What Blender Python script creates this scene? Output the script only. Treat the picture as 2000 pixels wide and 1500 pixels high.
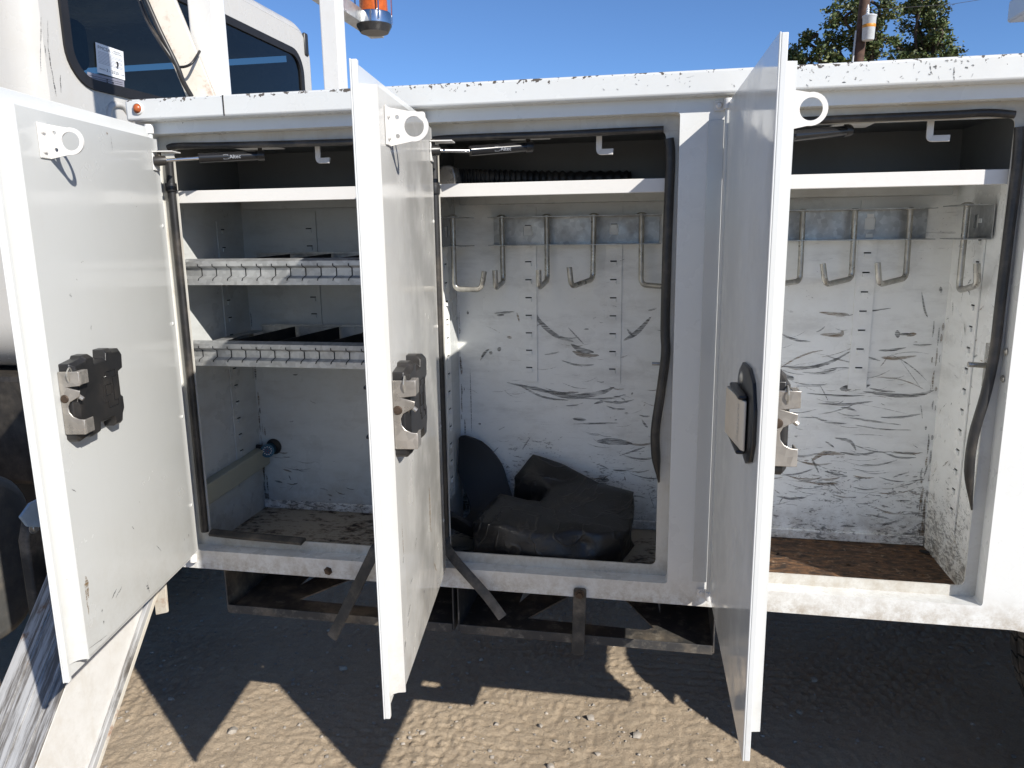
import bpy, bmesh, math, random
import numpy as np
from mathutils import Vector, Matrix
for o in list(bpy.data.objects): bpy.data.objects.remove(o)
S = bpy.context.scene
COL = S.collection
G = 0.70                                    # height of the body's bottom edge above the ground
# ------------------------------------------------------------------ camera, sky, sun
FPX = 1490.0
YAW, PITCH, ROLL = [math.radians(a) for a in (-11.05, -11.37, -0.825)]
CP = np.array([0.0, -1.6149, 0.8253 + G])
_f = np.array([math.sin(YAW)*math.cos(PITCH), math.cos(YAW)*math.cos(PITCH), math.sin(PITCH)])
_r0 = np.array([math.cos(YAW), -math.sin(YAW), 0.0]); _u0 = np.cross(_r0, _f)
_r = _r0*math.cos(ROLL) + _u0*math.sin(ROLL); _u = -_r0*math.sin(ROLL) + _u0*math.cos(ROLL)
cd = bpy.data.cameras.new('camera'); cam = bpy.data.objects.new('camera', cd); COL.objects.link(cam)
cd.sensor_width = 36; cd.lens = 36*FPX/2000; cd.clip_start = 0.02; cd.clip_end = 3000
cam.matrix_world = Matrix(((_r[0], _u[0], -_f[0], CP[0]), (_r[1], _u[1], -_f[1], CP[1]), (_r[2], _u[2], -_f[2], CP[2]), (0, 0, 0, 1)))
S.camera = cam
SUND = Vector((-1.2, .96, -1.0)).normalized()
W = bpy.data.worlds.new('World'); S.world = W; W.use_nodes = True
_wn = W.node_tree.nodes; _bg = _wn['Background']
_sky = _wn.new('ShaderNodeTexSky'); _sky.sky_type = 'NISHITA'; _sky.sun_disc = False
_sky.sun_elevation = math.asin(-SUND.z); _sky.sun_rotation = math.atan2(-SUND.x, -SUND.y)
_sky.altitude = 6000; _sky.air_density = 1.5; _sky.dust_density = .25; _sky.ozone_density = 7
W.node_tree.links.new(_sky.outputs[0], _bg.inputs[0]); _bg.inputs[1].default_value = 0.102
sl = bpy.data.lights.new('sun', 'SUN'); sl.energy = 5.0; sl.angle = math.radians(.53); sl.color = (1, .95, .87)
so = bpy.data.objects.new('sun', sl); COL.objects.link(so); so.location = (4, -4, 6)
so.rotation_euler = SUND.to_track_quat('-Z', 'Y').to_euler()
S.view_settings.view_transform = 'Standard'; S.view_settings.look = 'None'
S.view_settings.exposure = 0.52; S.view_settings.gamma = 1.0
S.render.engine = 'CYCLES'; S.render.resolution_x = 1024; S.render.resolution_y = 768
try: S.cycles.max_bounces = 8; S.cycles.diffuse_bounces = 5; S.cycles.transparent_max_bounces = 12
except Exception: pass

# pixel of the photograph (2000 x 1500) -> point on a plane of the place
def _ray(p): return _f*FPX + _r*(p[0]-1000) - _u*(p[1]-750)
def onY(x, y, Y): d = _ray((x, y)); return Vector(CP + d*((Y-CP[1])/d[1]))
def onX(x, y, X): d = _ray((x, y)); return Vector(CP + d*((X-CP[0])/d[0]))
def onZ(x, y, Z): d = _ray((x, y)); return Vector(CP + d*((Z-CP[2])/d[2]))

# ------------------------------------------------------------------ materials
def node(nt, t, **kw):
    n = nt.nodes.new(t)
    for k, v in kw.items():
        if k.startswith('i_'): n.inputs[int(k[2:])].default_value = v
        else: setattr(n, k, v)
    return n
class MN:                                   # small node helper
    def __init__(s, name):
        s.m = bpy.data.materials.new(name); s.m.use_nodes = True; s.nt = s.m.node_tree
        s.b = s.nt.nodes['Principled BSDF']; s.tc = s.nt.nodes.new('ShaderNodeTexCoord').outputs['Object']
    def L(s, a, b): s.nt.links.new(a, b)
    def mapped(s, scale, rot=(0, 0, 0)):
        n = s.nt.nodes.new('ShaderNodeMapping'); n.inputs['Scale'].default_value = scale; n.inputs['Rotation'].default_value = rot
        s.L(s.tc, n.inputs[0]); return n.outputs[0]
    def noise(s, scale, detail=4, rough=.55, vec=None, dist=0):
        n = s.nt.nodes.new('ShaderNodeTexNoise'); n.inputs['Scale'].default_value = scale; n.inputs['Detail'].default_value = detail
        n.inputs['Roughness'].default_value = rough; n.inputs['Distortion'].default_value = dist
        s.L(vec if vec is not None else s.tc, n.inputs['Vector']); return n.outputs[0]
    def ramp(s, v, a, b, lo=0., hi=1.):
        n = s.nt.nodes.new('ShaderNodeMapRange'); n.interpolation_type = 'SMOOTHSTEP'
        for i, x in zip((1, 2, 3, 4), (a, b, lo, hi)): n.inputs[i].default_value = x
        s.L(v, n.inputs[0]); return n.outputs[0]
    def math(s, op, a, b):
        n = s.nt.nodes.new('ShaderNodeMath'); n.operation = op
        for i, x in enumerate((a, b)):
            if isinstance(x, (int, float)): n.inputs[i].default_value = x
            else: s.L(x, n.inputs[i])
        return n.outputs[0]
    def mix(s, fac, a, b):
        n = s.nt.nodes.new('ShaderNodeMix'); n.data_type = 'RGBA'
        for i, x in ((0, fac), (6, a), (7, b)):
            if isinstance(x, (int, float)): n.inputs[i].default_value = x
            elif isinstance(x, tuple): n.inputs[i].default_value = (*x, 1)
            else: s.L(x, n.inputs[i])
        return n.outputs[2]
    def zc(s, axis=2):
        n = s.nt.nodes.new('ShaderNodeSeparateXYZ'); s.L(s.tc, n.inputs[0]); return n.outputs[axis]
    def bump(s, h, strength, dist=.01):
        n = s.nt.nodes.new('ShaderNodeBump'); n.inputs['Strength'].default_value = strength; n.inputs['Distance'].default_value = dist
        s.L(h, n.inputs['Height']); s.L(n.outputs[0], s.b.inputs['Normal'])
    def col(s, c):
        if isinstance(c, tuple): s.b.inputs['Base Color'].default_value = (*c, 1)
        else: s.L(c, s.b.inputs['Base Color'])
    def set(s, **kw):
        for k, v in kw.items():
            i = s.b.inputs[k.replace('_', ' ')]
            if hasattr(v, 'links'): s.L(v, i)
            else: i.default_value = v
        return s.m

def paint(name, base=(.80, .80, .78), rough=.3, grime=.15, chips=.1, scuff=0., rust=0., edge=None, streak=0., gcol=(.36, .29, .19), low=None, bump=.03, smudge=0., speck=0.):
    k = MN(name)
    g1 = k.ramp(k.noise(5, 6, .65), .45, .75)
    c = k.mix(k.math('MULTIPLY', g1, grime), base, gcol)
    g2 = k.ramp(k.noise(38, 5, .7), .5, .8)
    c = k.mix(k.math('MULTIPLY', g2, grime*.6), c, (.30, .27, .22))
    if low:                                  # dirt thrown up along the lower part
        lz = k.ramp(k.zc(), low[0], low[1], 1, 0)
        lm = k.math('MULTIPLY', lz, k.ramp(k.noise(26, 9, .8), .36, .66))
        c = k.mix(k.math('MULTIPLY', lm, low[2]), c, (.27, .21, .14))
    if streak:
        st = k.ramp(k.noise(1, 5, .7, k.mapped((34, 34, 1.6))), .52, .75)
        c = k.mix(k.math('MULTIPLY', st, streak), c, gcol)
    if smudge:
        sm = k.ramp(k.noise(1, 6, .7, k.mapped((5, 5, 16))), .46, .72); c = k.mix(k.math('MULTIPLY', sm, smudge), c, (.20, .185, .16))
    if speck:
        sp = k.noise(1, 6, .75, k.mapped((55, 55, 150)), .7); mk2 = k.ramp(k.noise(5, 3), .35, .7, -.07, .05); lv = k.math('ADD', mk2, k.ramp(k.zc(), G, G+.42, .135, -.02))
        c = k.mix(k.math('MULTIPLY', k.ramp(k.math('ADD', sp, lv), .655, .70), speck), c, (.07, .066, .06))
    if scuff:
        for sc, th, cc in (((7, 7, 95), .63, (.05, .05, .055)), ((26, 26, 170), .66, (.09, .085, .08)), ((120, 120, 45), .70, (.06, .05, .045))):
            s1 = k.ramp(k.noise(1, 4, .6, k.mapped(sc, (0, .06, 0)), .3), th, th+.05)
            mk = k.ramp(k.noise(6.5, 3), .52, .68)
            c = k.mix(k.math('MULTIPLY', k.math('MULTIPLY', s1, mk), scuff), c, cc)
    if chips:
        ch = k.noise(95, 3, .6)
        mk = k.noise(8, 3)
        th = k.math('ADD', k.math('MULTIPLY', mk, .35), ch)
        if edge:
            th = k.math('ADD', th, k.ramp(k.zc(), edge[0], edge[1], 0, edge[2]))
        cm = k.ramp(th, .985-chips*.3, 1.0-chips*.3)
        c = k.mix(cm, c, (.10, .085, .07) if not rust else (.13, .055, .02))
    if rust:
        r1 = k.ramp(k.noise(13, 7, .75), .58-.1*rust, .70)
        c = k.mix(k.math('MULTIPLY', r1, min(1, rust)), c, (.23, .09, .03))
    k.col(c)
    k.bump(k.noise(3.5, 2), bump, .012)
    rn = k.ramp(k.noise(9, 4), .3, .75, rough-.08, rough+.14)
    return k.set(Roughness=rn, Specular_IOR_Level=.5)

M = {}
M['paint'] = paint('white_paint', base=(.60, .60, .59), grime=.12, chips=.06)
M['rail'] = paint('white_paint_rail', base=(.59, .60, .59), grime=.07, chips=.14, edge=(G+1.100, G+1.1215, .20))
M['face'] = paint('white_paint_face', base=(.655, .665, .655), grime=.12, chips=.10, low=(G-.01, G+.09, .75))
M['frame'] = paint('white_paint_frame', base=(.55, .54, .50), grime=.5, chips=.07, streak=.22, low=(G+.0, G+.15, .7))
M['door'] = paint('white_paint_door', base=(.53, .54, .53), rough=.15, grime=.03, chips=.05, streak=.03, low=(G, G+.35, .16))
M['door_skin'] = paint('white_paint_skin', base=(.62, .63, .62), rough=.13, grime=.03, chips=.06, streak=.03, low=(G, G+.2, .2))
M['door_dirty'] = paint('white_paint_door_dirty', base=(.535, .53, .51), rough=.16, grime=.06, chips=.07, streak=.14, low=(G, G+.3, .28))
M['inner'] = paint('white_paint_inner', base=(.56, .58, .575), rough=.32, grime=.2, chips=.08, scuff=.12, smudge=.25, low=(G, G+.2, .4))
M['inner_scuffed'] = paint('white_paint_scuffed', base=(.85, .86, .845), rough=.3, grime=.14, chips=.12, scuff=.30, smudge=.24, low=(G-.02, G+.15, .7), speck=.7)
M['inner_shade'] = paint('painted_shade_grey', base=(.20, .205, .20), rough=.5, grime=.2, chips=.08, gcol=(.13, .12, .10))  # dark base colour stands in for the shade of the upper bays
M['cab'] = paint('white_paint_cab', base=(.48, .47, .445), rough=.25, grime=.08, chips=.05, streak=.05)
M['brace'] = paint('rusty_white_paint', base=(.52, .49, .43), rough=.5, grime=.35, chips=.15, rust=.8)
M['bracket'] = paint('white_bracket_paint', base=(.64, .63, .61), rough=.4, grime=.12, chips=.05)
M['cream'] = paint('cream_plastic', base=(.40, .395, .31), rough=.5, grime=.3, chips=.03)
M['trayplate'] = paint('dusty_black_paint', base=(.03, .03, .031), rough=.6, grime=1.0, chips=0, gcol=(.26, .21, .15))
M['legpaint'] = paint('worn_white_leg', base=(.58, .575, .56), rough=.4, grime=.3, chips=.12, streak=.2, low=(.0, .9, .3))

def plain(name, c, rough=.5, metal=0., vary=.25, scale=20, bump=0., spec=.5, dust=None):
    k = MN(name); n = k.noise(scale, 5, .6)
    c2 = tuple(x*(1-vary) for x in c); cc = k.mix(k.ramp(n, .3, .7), c2, c)
    if dust: cc = k.mix(k.math('MULTIPLY', k.ramp(k.noise(9, 6, .7), .42, .75), dust), cc, (.24, .20, .155))
    k.col(cc)
    if bump: k.bump(k.noise(scale*4, 4), bump, .004)
    return k.set(Roughness=rough, Metallic=metal, Specular_IOR_Level=spec)
def galv(name, c=(.50, .51, .51), rough=.38):
    k = MN(name)
    v = node(k.nt, 'ShaderNodeTexVoronoi'); v.inputs['Scale'].default_value = 90; k.L(k.tc, v.inputs['Vector'])
    sp = k.ramp(v.outputs['Color'], 0, 1, .78, 1.05)
    n = k.ramp(k.noise(7, 5, .7), .35, .75)
    cc = k.mix(n, c, tuple(x*.62 for x in c))
    mm = node(k.nt, 'ShaderNodeMix', data_type='RGBA', blend_type='MULTIPLY'); mm.inputs[0].default_value = 1
    k.L(cc, mm.inputs[6]); k.L(sp, mm.inputs[7]); k.col(mm.outputs[2])
    return k.set(Roughness=k.ramp(k.noise(18, 4), .3, .7, rough-.08, rough+.15), Metallic=.62)
M['galv'] = galv('galvanised_steel'); M['steel'] = galv('zinc_rod', (.55, .53, .48), .3)
M['latch'] = galv('latch_steel', (.46, .43, .39), .3)
M['rubber'] = plain('black_rubber', (.020, .020, .021), .42, vary=.3, dust=.30, bump=.05)
M['rubber_dusty'] = plain('dusty_rubber', (.030, .029, .028), .6, vary=.3, dust=.7, bump=.1)
M['blackplastic'] = plain('black_plastic', (.016, .016, .017), .35, vary=.2, dust=.10)
M['dark'] = plain('dark_hole', (.006, .006, .007), .8, vary=.1)
M['darkmetal'] = plain('dark_steel', (.05, .045, .04), .55, .5, vary=.4, dust=.3)
M['bolt'] = plain('rusty_bolt', (.10, .07, .05), .6, .6, vary=.5)
M['amber'] = plain('amber_lens', (.48, .10, .012), .2, vary=.3, scale=60)
M['amber_old'] = plain('amber_marker', (.45, .11, .03), .3, vary=.5, scale=90)
M['strut'] = plain('gloss_black', (.012, .012, .013), .18, vary=.1)
M['strutrod'] = plain('chrome_rod', (.7, .7, .7), .15, 1.0, vary=.1)
M['print'] = plain('white_print', (.30, .32, .36), .5, vary=.1)
M['ink'] = plain('black_ink', (.02, .02, .025), .6, vary=.1)
M['paper'] = plain('white_sticker', (.72, .74, .76), .5, vary=.08)
M['paper_grey'] = plain('grey_sticker', (.25, .25, .30), .5, vary=.2)
M['seat'] = plain('grey_seat_fabric', (.16, .17, .16), .8, vary=.3)
M['blue'] = plain('blue_plug', (.02, .10, .17), .4, vary=.2)
M['pin'] = plain('plug_pin', (.75, .72, .68), .4, vary=.1); M['redpin'] = plain('red_plug', (.25, .03, .02), .5)
M['beige'] = plain('worn_beige_paint', (.70, .62, .50), .45, vary=.12, dust=.15)
M['letter'] = plain('engraved_letter', (.50, .46, .40), .5, vary=.1)
M['cleanrubber'] = plain('clean_black_rubber', (.009, .009, .011), .6, vary=.3, bump=.05)
M['tankmat'] = plain('dusty_grey_tank', (.085, .085, .082), .55, vary=.3, dust=.5, bump=.1)
M['cloth'] = plain('pale_blue_cap', (.33, .42, .50), .5, vary=.2)
M['wood'] = plain('raw_wood', (.45, .30, .17), .7, vary=.35)
M['stone'] = plain('grey_stone', (.38, .34, .29), .85, vary=.45, scale=30, bump=.3)
M['tyre'] = plain('tyre_rubber', (.045, .042, .038), .8, vary=.3, dust=1.0, bump=.2)
M['scuffmark'] = None
def scuffmat(name, c):
    k = MN(name); k.col(c)
    tr = node(k.nt, 'ShaderNodeBsdfTransparent'); mx = node(k.nt, 'ShaderNodeMixShader')
    n = k.ramp(k.noise(1, 4, .7, k.mapped((22, 22, 620))), .36, .66)
    k.L(n, mx.inputs[0]); k.L(tr.outputs[0], mx.inputs[1]); k.L(k.b.outputs[0], mx.inputs[2])
    k.L(mx.outputs[0], k.nt.nodes['Material Output'].inputs[0]); k.b.inputs['Roughness'].default_value = .6
    return k.m
M['scuff_dark'] = scuffmat('dark_scuff', (.03, .031, .034)); M['scuff_grey'] = scuffmat('grey_scuff', (.11, .11, .115)); M['scuff_brown'] = scuffmat('brown_scuff', (.22, .15, .08))

def rustfloor(name, amt):
    k = MN(name)
    n = k.noise(9, 8, .75); n2 = k.noise(34, 6, .7, k.mapped((1, 2.2, 1)))
    c = k.mix(k.ramp(n2, .35, .68), (.020, .012, .008), (.15, .075, .032))
    c = k.mix(k.ramp(k.noise(70, 4), .58, .78), c, (.24, .17, .11))
    f = k.ramp(k.math('ADD', k.math('MULTIPLY', n, .6), k.math('MULTIPLY', n2, .4)), amt-.05, amt+.06)
    c = k.mix(f, c, (.42, .36, .28)); k.col(c); k.bump(k.noise(45, 6, .7), .7, .006)
    return k.set(Roughness=.75)
M['floor_rust'] = rustfloor('rusty_floor', .60); M['floor_mixed'] = rustfloor('flaking_floor', .46)

def ground_mat():
    k = MN('dusty_dirt')
    a = k.ramp(k.noise(1.6, 6, .6), .3, .7); b = k.ramp(k.noise(22, 6, .7), .3, .75); c0 = k.ramp(k.noise(160, 4, .7), .35, .7)
    c = k.mix(a, (.345, .272, .192), (.405, .325, .235)); c = k.mix(k.math('MULTIPLY', b, .55), c, (.44, .365, .27))
    c = k.mix(k.math('MULTIPLY', c0, .4), c, (.24, .185, .135)); k.col(c)
    h = k.math('ADD', k.math('MULTIPLY', k.noise(75, 8, .78), .6), k.math('MULTIPLY', k.ramp(k.noise(210, 3, .6), .55, .7), .25))
    k.bump(h, .75, .012)
    return k.set(Roughness=.93, Specular_IOR_Level=.2)
M['ground'] = ground_mat()
def glass_mat():
    k = MN('tinted_glass'); nt = k.nt
    tr = node(nt, 'ShaderNodeBsdfTransparent'); tr.inputs[0].default_value = (.22, .29, .29, 1)
    gl = node(nt, 'ShaderNodeBsdfGlossy'); gl.inputs['Roughness'].default_value = .01
    lw = node(nt, 'ShaderNodeFresnel'); lw.inputs[0].default_value = 1.5
    mx = node(nt, 'ShaderNodeMixShader'); k.L(lw.outputs[0], mx.inputs[0]); k.L(tr.outputs[0], mx.inputs[1]); k.L(gl.outputs[0], mx.inputs[2])
    k.L(mx.outputs[0], nt.nodes['Material Output'].inputs[0]); return k.m
M['glass'] = glass_mat()
def worn_steel():
    k = MN('scraped_outrigger')
    # scrapes run along the beam: stretch the noise along its slope in the Y-Z plane
    st = k.noise(1, 6, .75, k.mapped((46, 3, 3), (0, 0, 0)))
    c = k.mix(k.ramp(st, .42, .60), (.40, .40, .40), (.11, .10, .09))
    c = k.mix(k.ramp(k.noise(1, 5, .7, k.mapped((90, 5, 5))), .58, .68), c, (.33, .33, .34))
    c = k.mix(k.ramp(k.noise(5, 6, .7), .58, .66), c, (.16, .09, .05))
    k.col(c); return k.set(Roughness=.45, Metallic=.15)
M['worn'] = worn_steel()
def vinyl_mat():
    k = MN('black_vinyl')
    n = k.noise(9, 8, .75, None, .5); w = k.ramp(n, .48, .72)
    big = k.noise(7, 3, .5, None, 1.4)
    ridge = k.math('ABSOLUTE', k.math('SUBTRACT', big, .5), 0); line = k.ramp(ridge, 0., .028, 1, 0)
    r2 = k.math('ABSOLUTE', k.math('SUBTRACT', k.noise(16, 4, .6, None, 1.0), .5), 0); line2 = k.ramp(r2, 0., .014, 1, 0)
    c = k.mix(k.math('MULTIPLY', w, .30), (.010, .010, .011), (.14, .118, .09))
    c = k.mix(k.math('MULTIPLY', k.math('MULTIPLY', line, k.ramp(n, .4, .6)), .14), c, (.25, .21, .16))
    c = k.mix(k.math('MULTIPLY', k.math('MULTIPLY', line2, w), .16), c, (.24, .20, .15)); k.col(c)
    h = k.math('ADD', k.math('MULTIPLY', line, .8), k.math('ADD', k.math('MULTIPLY', line2, .25), k.math('MULTIPLY', k.noise(60, 5, .6), .12)))
    k.bump(h, .35, .006); return k.set(Roughness=k.ramp(n, .4, .7, .36, .6))
M['vinyl'] = vinyl_mat()
def leafmat(name, c):
    k = MN(name); k.col(k.mix(k.ramp(k.noise(1.2, 4), .35, .7), c, tuple(x*.55 for x in c)))
    return k.set(Roughness=.55)
M['leaf'] = leafmat('leaf_green', (.075, .110, .030)); M['leaf2'] = leafmat('leaf_olive', (.15, .165, .06)); M['bark'] = plain('bark', (.07, .05, .035), .9, vary=.4)
M['polewood'] = plain('pole_wood', (.085, .045, .03), .85, vary=.5, scale=8); M['canmetal'] = plain('painted_can', (.52, .55, .58), .4, vary=.15, dust=.3)
M['canband'] = plain('orange_band', (.6, .25, .02), .5)

# ------------------------------------------------------------------ mesh helper
class MB:
    def __init__(s, T=None): s.v = []; s.f = []; s.m = []; s.T = T
    def add(s, vs, fs, mat=0, raw=False):
        o = len(s.v)
        s.v += [tuple(v) if (raw or s.T is None) else tuple(s.T(*v)) for v in vs]
        s.f += [tuple(i+o for i in f) for f in fs]; s.m += [mat]*len(fs); return s
    def box(s, x0, x1, y0, y1, z0, z1, mat=0):
        vs = [(x, y, z) for z in (z0, z1) for y in (y0, y1) for x in (x0, x1)]
        return s.add(vs, [(0, 2, 3, 1), (4, 5, 7, 6), (0, 1, 5, 4), (2, 6, 7, 3), (0, 4, 6, 2), (1, 3, 7, 5)], mat)
    def prism(s, poly, a, b, fn, mat=0):     # poly in 2D, extruded from a to b; fn(p, q, t) -> xyz
        n = len(poly); vs = [fn(p[0], p[1], a) for p in poly] + [fn(p[0], p[1], b) for p in poly]
        return s.add(vs, [tuple(range(n))[::-1], tuple(range(n, 2*n))] + [(i, (i+1) % n, n+(i+1) % n, n+i) for i in range(n)], mat)
    def sweep(s, path, prof, mat=0, up=(0, 0, 1), closed=False, cap=True, scales=None):
        P = [Vector(p) for p in path]; n = len(P); m = len(prof); vs = []; U = Vector(up)
        for i in range(n):
            a = P[(i-1) % n] if (closed or i > 0) else P[i]; b = P[(i+1) % n] if (closed or i < n-1) else P[i]
            t = (b-a).normalized(); e = t.cross(U)
            if e.length < 1e-4: e = t.cross(Vector((0, 1, 0)) if abs(t.y) < .9 else Vector((1, 0, 0)))
            e.normalize(); w = e.cross(t).normalized(); U = w
            k = scales[i] if scales else 1.
            vs += [P[i]+e*(q[0]*k)+w*(q[1]*k) for q in prof]
        fs = []
        for i in range(n if closed else n-1):
            j = (i+1) % n
            fs += [(i*m+q, i*m+(q+1) % m, j*m+(q+1) % m, j*m+q) for q in range(m)]
        if cap and not closed: fs += [tuple(range(m))[::-1], tuple(range((n-1)*m, n*m))]
        return s.add(vs, fs, mat)
    def tube(s, path, r, seg=10, mat=0, **kw):
        return s.sweep(path, [(r*math.cos(2*math.pi*i/seg), r*math.sin(2*math.pi*i/seg)) for i in range(seg)], mat, **kw)
    def lathe(s, prof, org, ax, seg=20, mat=0):   # prof: (radius, height along ax)
        ax = Vector(ax).normalized(); e = ax.orthogonal().normalized(); w = ax.cross(e); O = Vector(org); m = len(prof); vs = []; fs = []
        for i in range(seg):
            a = 2*math.pi*i/seg; d = e*math.cos(a)+w*math.sin(a)
            vs += [O+ax*h+d*max(r, 1e-5) for r, h in prof]
        for i in range(seg):
            j = (i+1) % seg
            fs += [(i*m+q, j*m+q, j*m+q+1, i*m+q+1) for q in range(m-1)]
        return s.add(vs, fs, mat)
    def build(s, name, mats, parent=None, bevel=0, smooth=None, segs=2, kind=None, recalc=True, sub=0):
        me = bpy.data.meshes.new(name); me.from_pydata(s.v, [], s.f)
        for q in (mats if isinstance(mats, (list, tuple)) else [mats]): me.materials.append(M[q] if isinstance(q, str) else q)
        me.polygons.foreach_set('material_index', s.m)
        if recalc:
            bm = bmesh.new(); bm.from_mesh(me); bmesh.ops.recalc_face_normals(bm, faces=bm.faces); bm.to_mesh(me); bm.free()
        if smooth is not None:
            me.polygons.foreach_set('use_smooth', [True]*len(me.polygons))
            if smooth < 180: me.set_sharp_from_angle(angle=math.radians(smooth))
        me.update()
        o = bpy.data.objects.new(name, me); COL.objects.link(o)
        if parent: o.parent = parent
        if bevel:
            b = o.modifiers.new('bevel', 'BEVEL'); b.width = bevel; b.segments = segs; b.limit_method = 'ANGLE'; b.angle_limit = math.radians(40)
        if kind: o['kind'] = kind
        return o
def curve_mesh(cu):
    o = bpy.data.objects.new('tmp', cu); COL.objects.link(o); dg = bpy.context.evaluated_depsgraph_get(); dg.update()
    me = bpy.data.meshes.new_from_object(o.evaluated_get(dg)); v = [tuple(x.co) for x in me.vertices]; f = [tuple(p.vertices) for p in me.polygons]
    bpy.data.objects.remove(o); bpy.data.meshes.remove(me); bpy.data.curves.remove(cu); return v, f
def plate(outer, holes, th):               # flat plate with holes in the p-q plane, thickness along r
    cu = bpy.data.curves.new('c', 'CURVE'); cu.dimensions = '2D'; cu.fill_mode = 'BOTH'; cu.extrude = th/2
    for pl in [outer]+holes:
        sp = cu.splines.new('POLY'); sp.points.add(len(pl)-1); sp.use_cyclic_u = True
        for i, p in enumerate(pl): sp.points[i].co = (p[0], p[1], 0, 1)
    return curve_mesh(cu)
def text(s, size):
    cu = bpy.data.curves.new('t', 'FONT'); cu.body = s; cu.size = size; cu.resolution_u = 2; return curve_mesh(cu)
def rrect(x0, x1, y0, y1, r, n=6):
    out = []
    for cx, cy, a in ((x1-r, y1-r, 0), (x0+r, y1-r, 90), (x0+r, y0+r, 180), (x1-r, y0+r, 270)):
        for i in range(n+1): t = math.radians(a+90*i/n); out.append((cx+r*math.cos(t), cy+r*math.sin(t)))
    return out
def circ(cx, cy, r, n=24): return [(cx+r*math.cos(2*math.pi*i/n), cy+r*math.sin(2*math.pi*i/n)) for i in range(n)]
def smooth_path(pts, n=6):
    P = [Vector(p) for p in pts]; out = []
    for i in range(len(P)-1):
        p0 = P[max(i-1, 0)]; p1 = P[i]; p2 = P[i+1]; p3 = P[min(i+2, len(P)-1)]
        for k in range(n):
            t = k/n; out.append(.5*((2*p1)+(p2-p0)*t+(2*p0-5*p1+4*p2-p3)*t*t+(3*p1-p0-3*p2+p3)*t**3))
    return out+[P[-1]]
def round_path(pts, r, n=6):               # polyline with rounded corners
    P = [Vector(p) for p in pts]; out = [P[0]]
    for i in range(1, len(P)-1):
        a = (P[i-1]-P[i]); b = (P[i+1]-P[i]); k = min(r, a.length*.48, b.length*.48); A = P[i]+a.normalized()*k; B = P[i]+b.normalized()*k
        for q in range(n+1): t = q/n; out.append(A*(1-t)**2+P[i]*2*t*(1-t)+B*t*t)
    return out+[P[-1]]
def empty(name, loc=(0, 0, 0)):
    o = bpy.data.objects.new(name, None); COL.objects.link(o); o.location = loc; o.empty_display_size = .1; return o
def tag(o, label=None, cat=None, group=None, kind=None):
    for k, v in (('label', label), ('category', cat), ('group', group), ('kind', kind)):
        if v: o[k] = v
    return o
rnd = random.Random(7)

# ------------------------------------------------------------------ ground: one sheet, fine under the truck
def vnoise(x, y, s, seed):
    x = x*s; y = y*s; xi = np.floor(x).astype(np.int64); yi = np.floor(y).astype(np.int64); fx = x-xi; fy = y-yi
    h = lambda a, b: ((np.sin(a*127.1+b*311.7+seed*74.7)*43758.5453) % 1.0)
    fx = fx*fx*(3-2*fx); fy = fy*fy*(3-2*fy)
    return (h(xi, yi)*(1-fx)+h(xi+1, yi)*fx)*(1-fy)+(h(xi, yi+1)*(1-fx)+h(xi+1, yi+1)*fx)*fy
def axis(lo, hi, d, far):
    a = list(np.arange(lo, hi, d)); x = hi; st = d
    right = []
    while x < far: right.append(x); st *= 1.35; x += st
    left = []; x = lo; st = d*1.35
    while x > -far: x -= st; left.append(x); st *= 1.35
    return np.array(left[::-1]+a+right)
def gheight(X, Y):
    z = (vnoise(X, Y, 1.3, 1)-.5)*.030+(vnoise(X, Y, 6, 2)-.5)*.010+(vnoise(X, Y, 22, 3)-.5)*.0035+(vnoise(X, Y, 70, 4)-.5)*.005-.0022*np.exp(-((vnoise(X+.03*vnoise(X, Y, 8, 6), Y, 17, 5)-.5)/.035)**2)*np.clip(vnoise(X, Y, 5, 8)*2.4-1.0, 0, 1)
    tri = lambda t: np.abs((t % 1.0)-.5)*2
    for y0, w, ph, sl in ((.86, .30, 0, .05), (1.28, .28, .3, .02), (.33, .30, .6, -.10)):    # ribbed tyre prints running along the truck
        yy = Y-y0-sl*X; inside = np.clip(1-np.abs(yy)/w*1.15, 0, 1)**.5
        ridge = (yy+.007*tri(X*13+ph)+.006*(vnoise(X, Y, 9, 9)-.5))/.042
        prof = np.exp(-((ridge % 1.0)-.5)**2/.012)
        lug = (tri(X*22+np.floor(ridge)*.37) > .62)*1.0
        z += inside*(-.0048*prof*np.clip(vnoise(X, Y, 2.4, 11)*2.2-.7, 0, 1) + .0045*lug*np.clip(vnoise(X, Y, 3, 12)*2-.6, 0, 1))
    for y0, w, sl in ((.42, .17, .16), (1.05, .15, .05)):      # lugged tyre prints
        yy = Y-y0-sl*X; inside = np.clip((w-np.abs(yy))/.03, 0, 1); row = np.floor(yy/.045); uu = (X/.041+row*.5+yy*9+.5*vnoise(X, Y, 12, 24)) % 1.0; vv = (yy/.045+.35*vnoise(X, Y, 10, 25)) % 1.0
        blk = np.clip((.34-np.abs(uu-.5))/.06, 0, 1)*np.clip((.36-np.abs(vv-.5))/.06, 0, 1)
        z += inside*(-.0038*blk*(.4+vnoise(X, Y, 30, 23)))*np.clip(vnoise(X, Y, 3.1, 21)*3.2-1.7, 0, 1)
    return z
ax_ = axis(-2.3, 1.6, .0055, 1500); ay_ = axis(.04, 1.9, .0055, 1500)
XX, YY = np.meshgrid(ax_, ay_); ZZ = gheight(XX, YY)
fade = np.clip(1-np.maximum(np.abs(XX+.3)-2.6, 0)/6, 0, 1)*np.clip(1-np.maximum(np.abs(YY-1)-1.6, 0)/6, 0, 1)
ZZ = ZZ*fade
nx, ny = len(ax_), len(ay_)
me = bpy.data.meshes.new('ground')
idx = np.arange(nx*ny).reshape(ny, nx)
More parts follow.
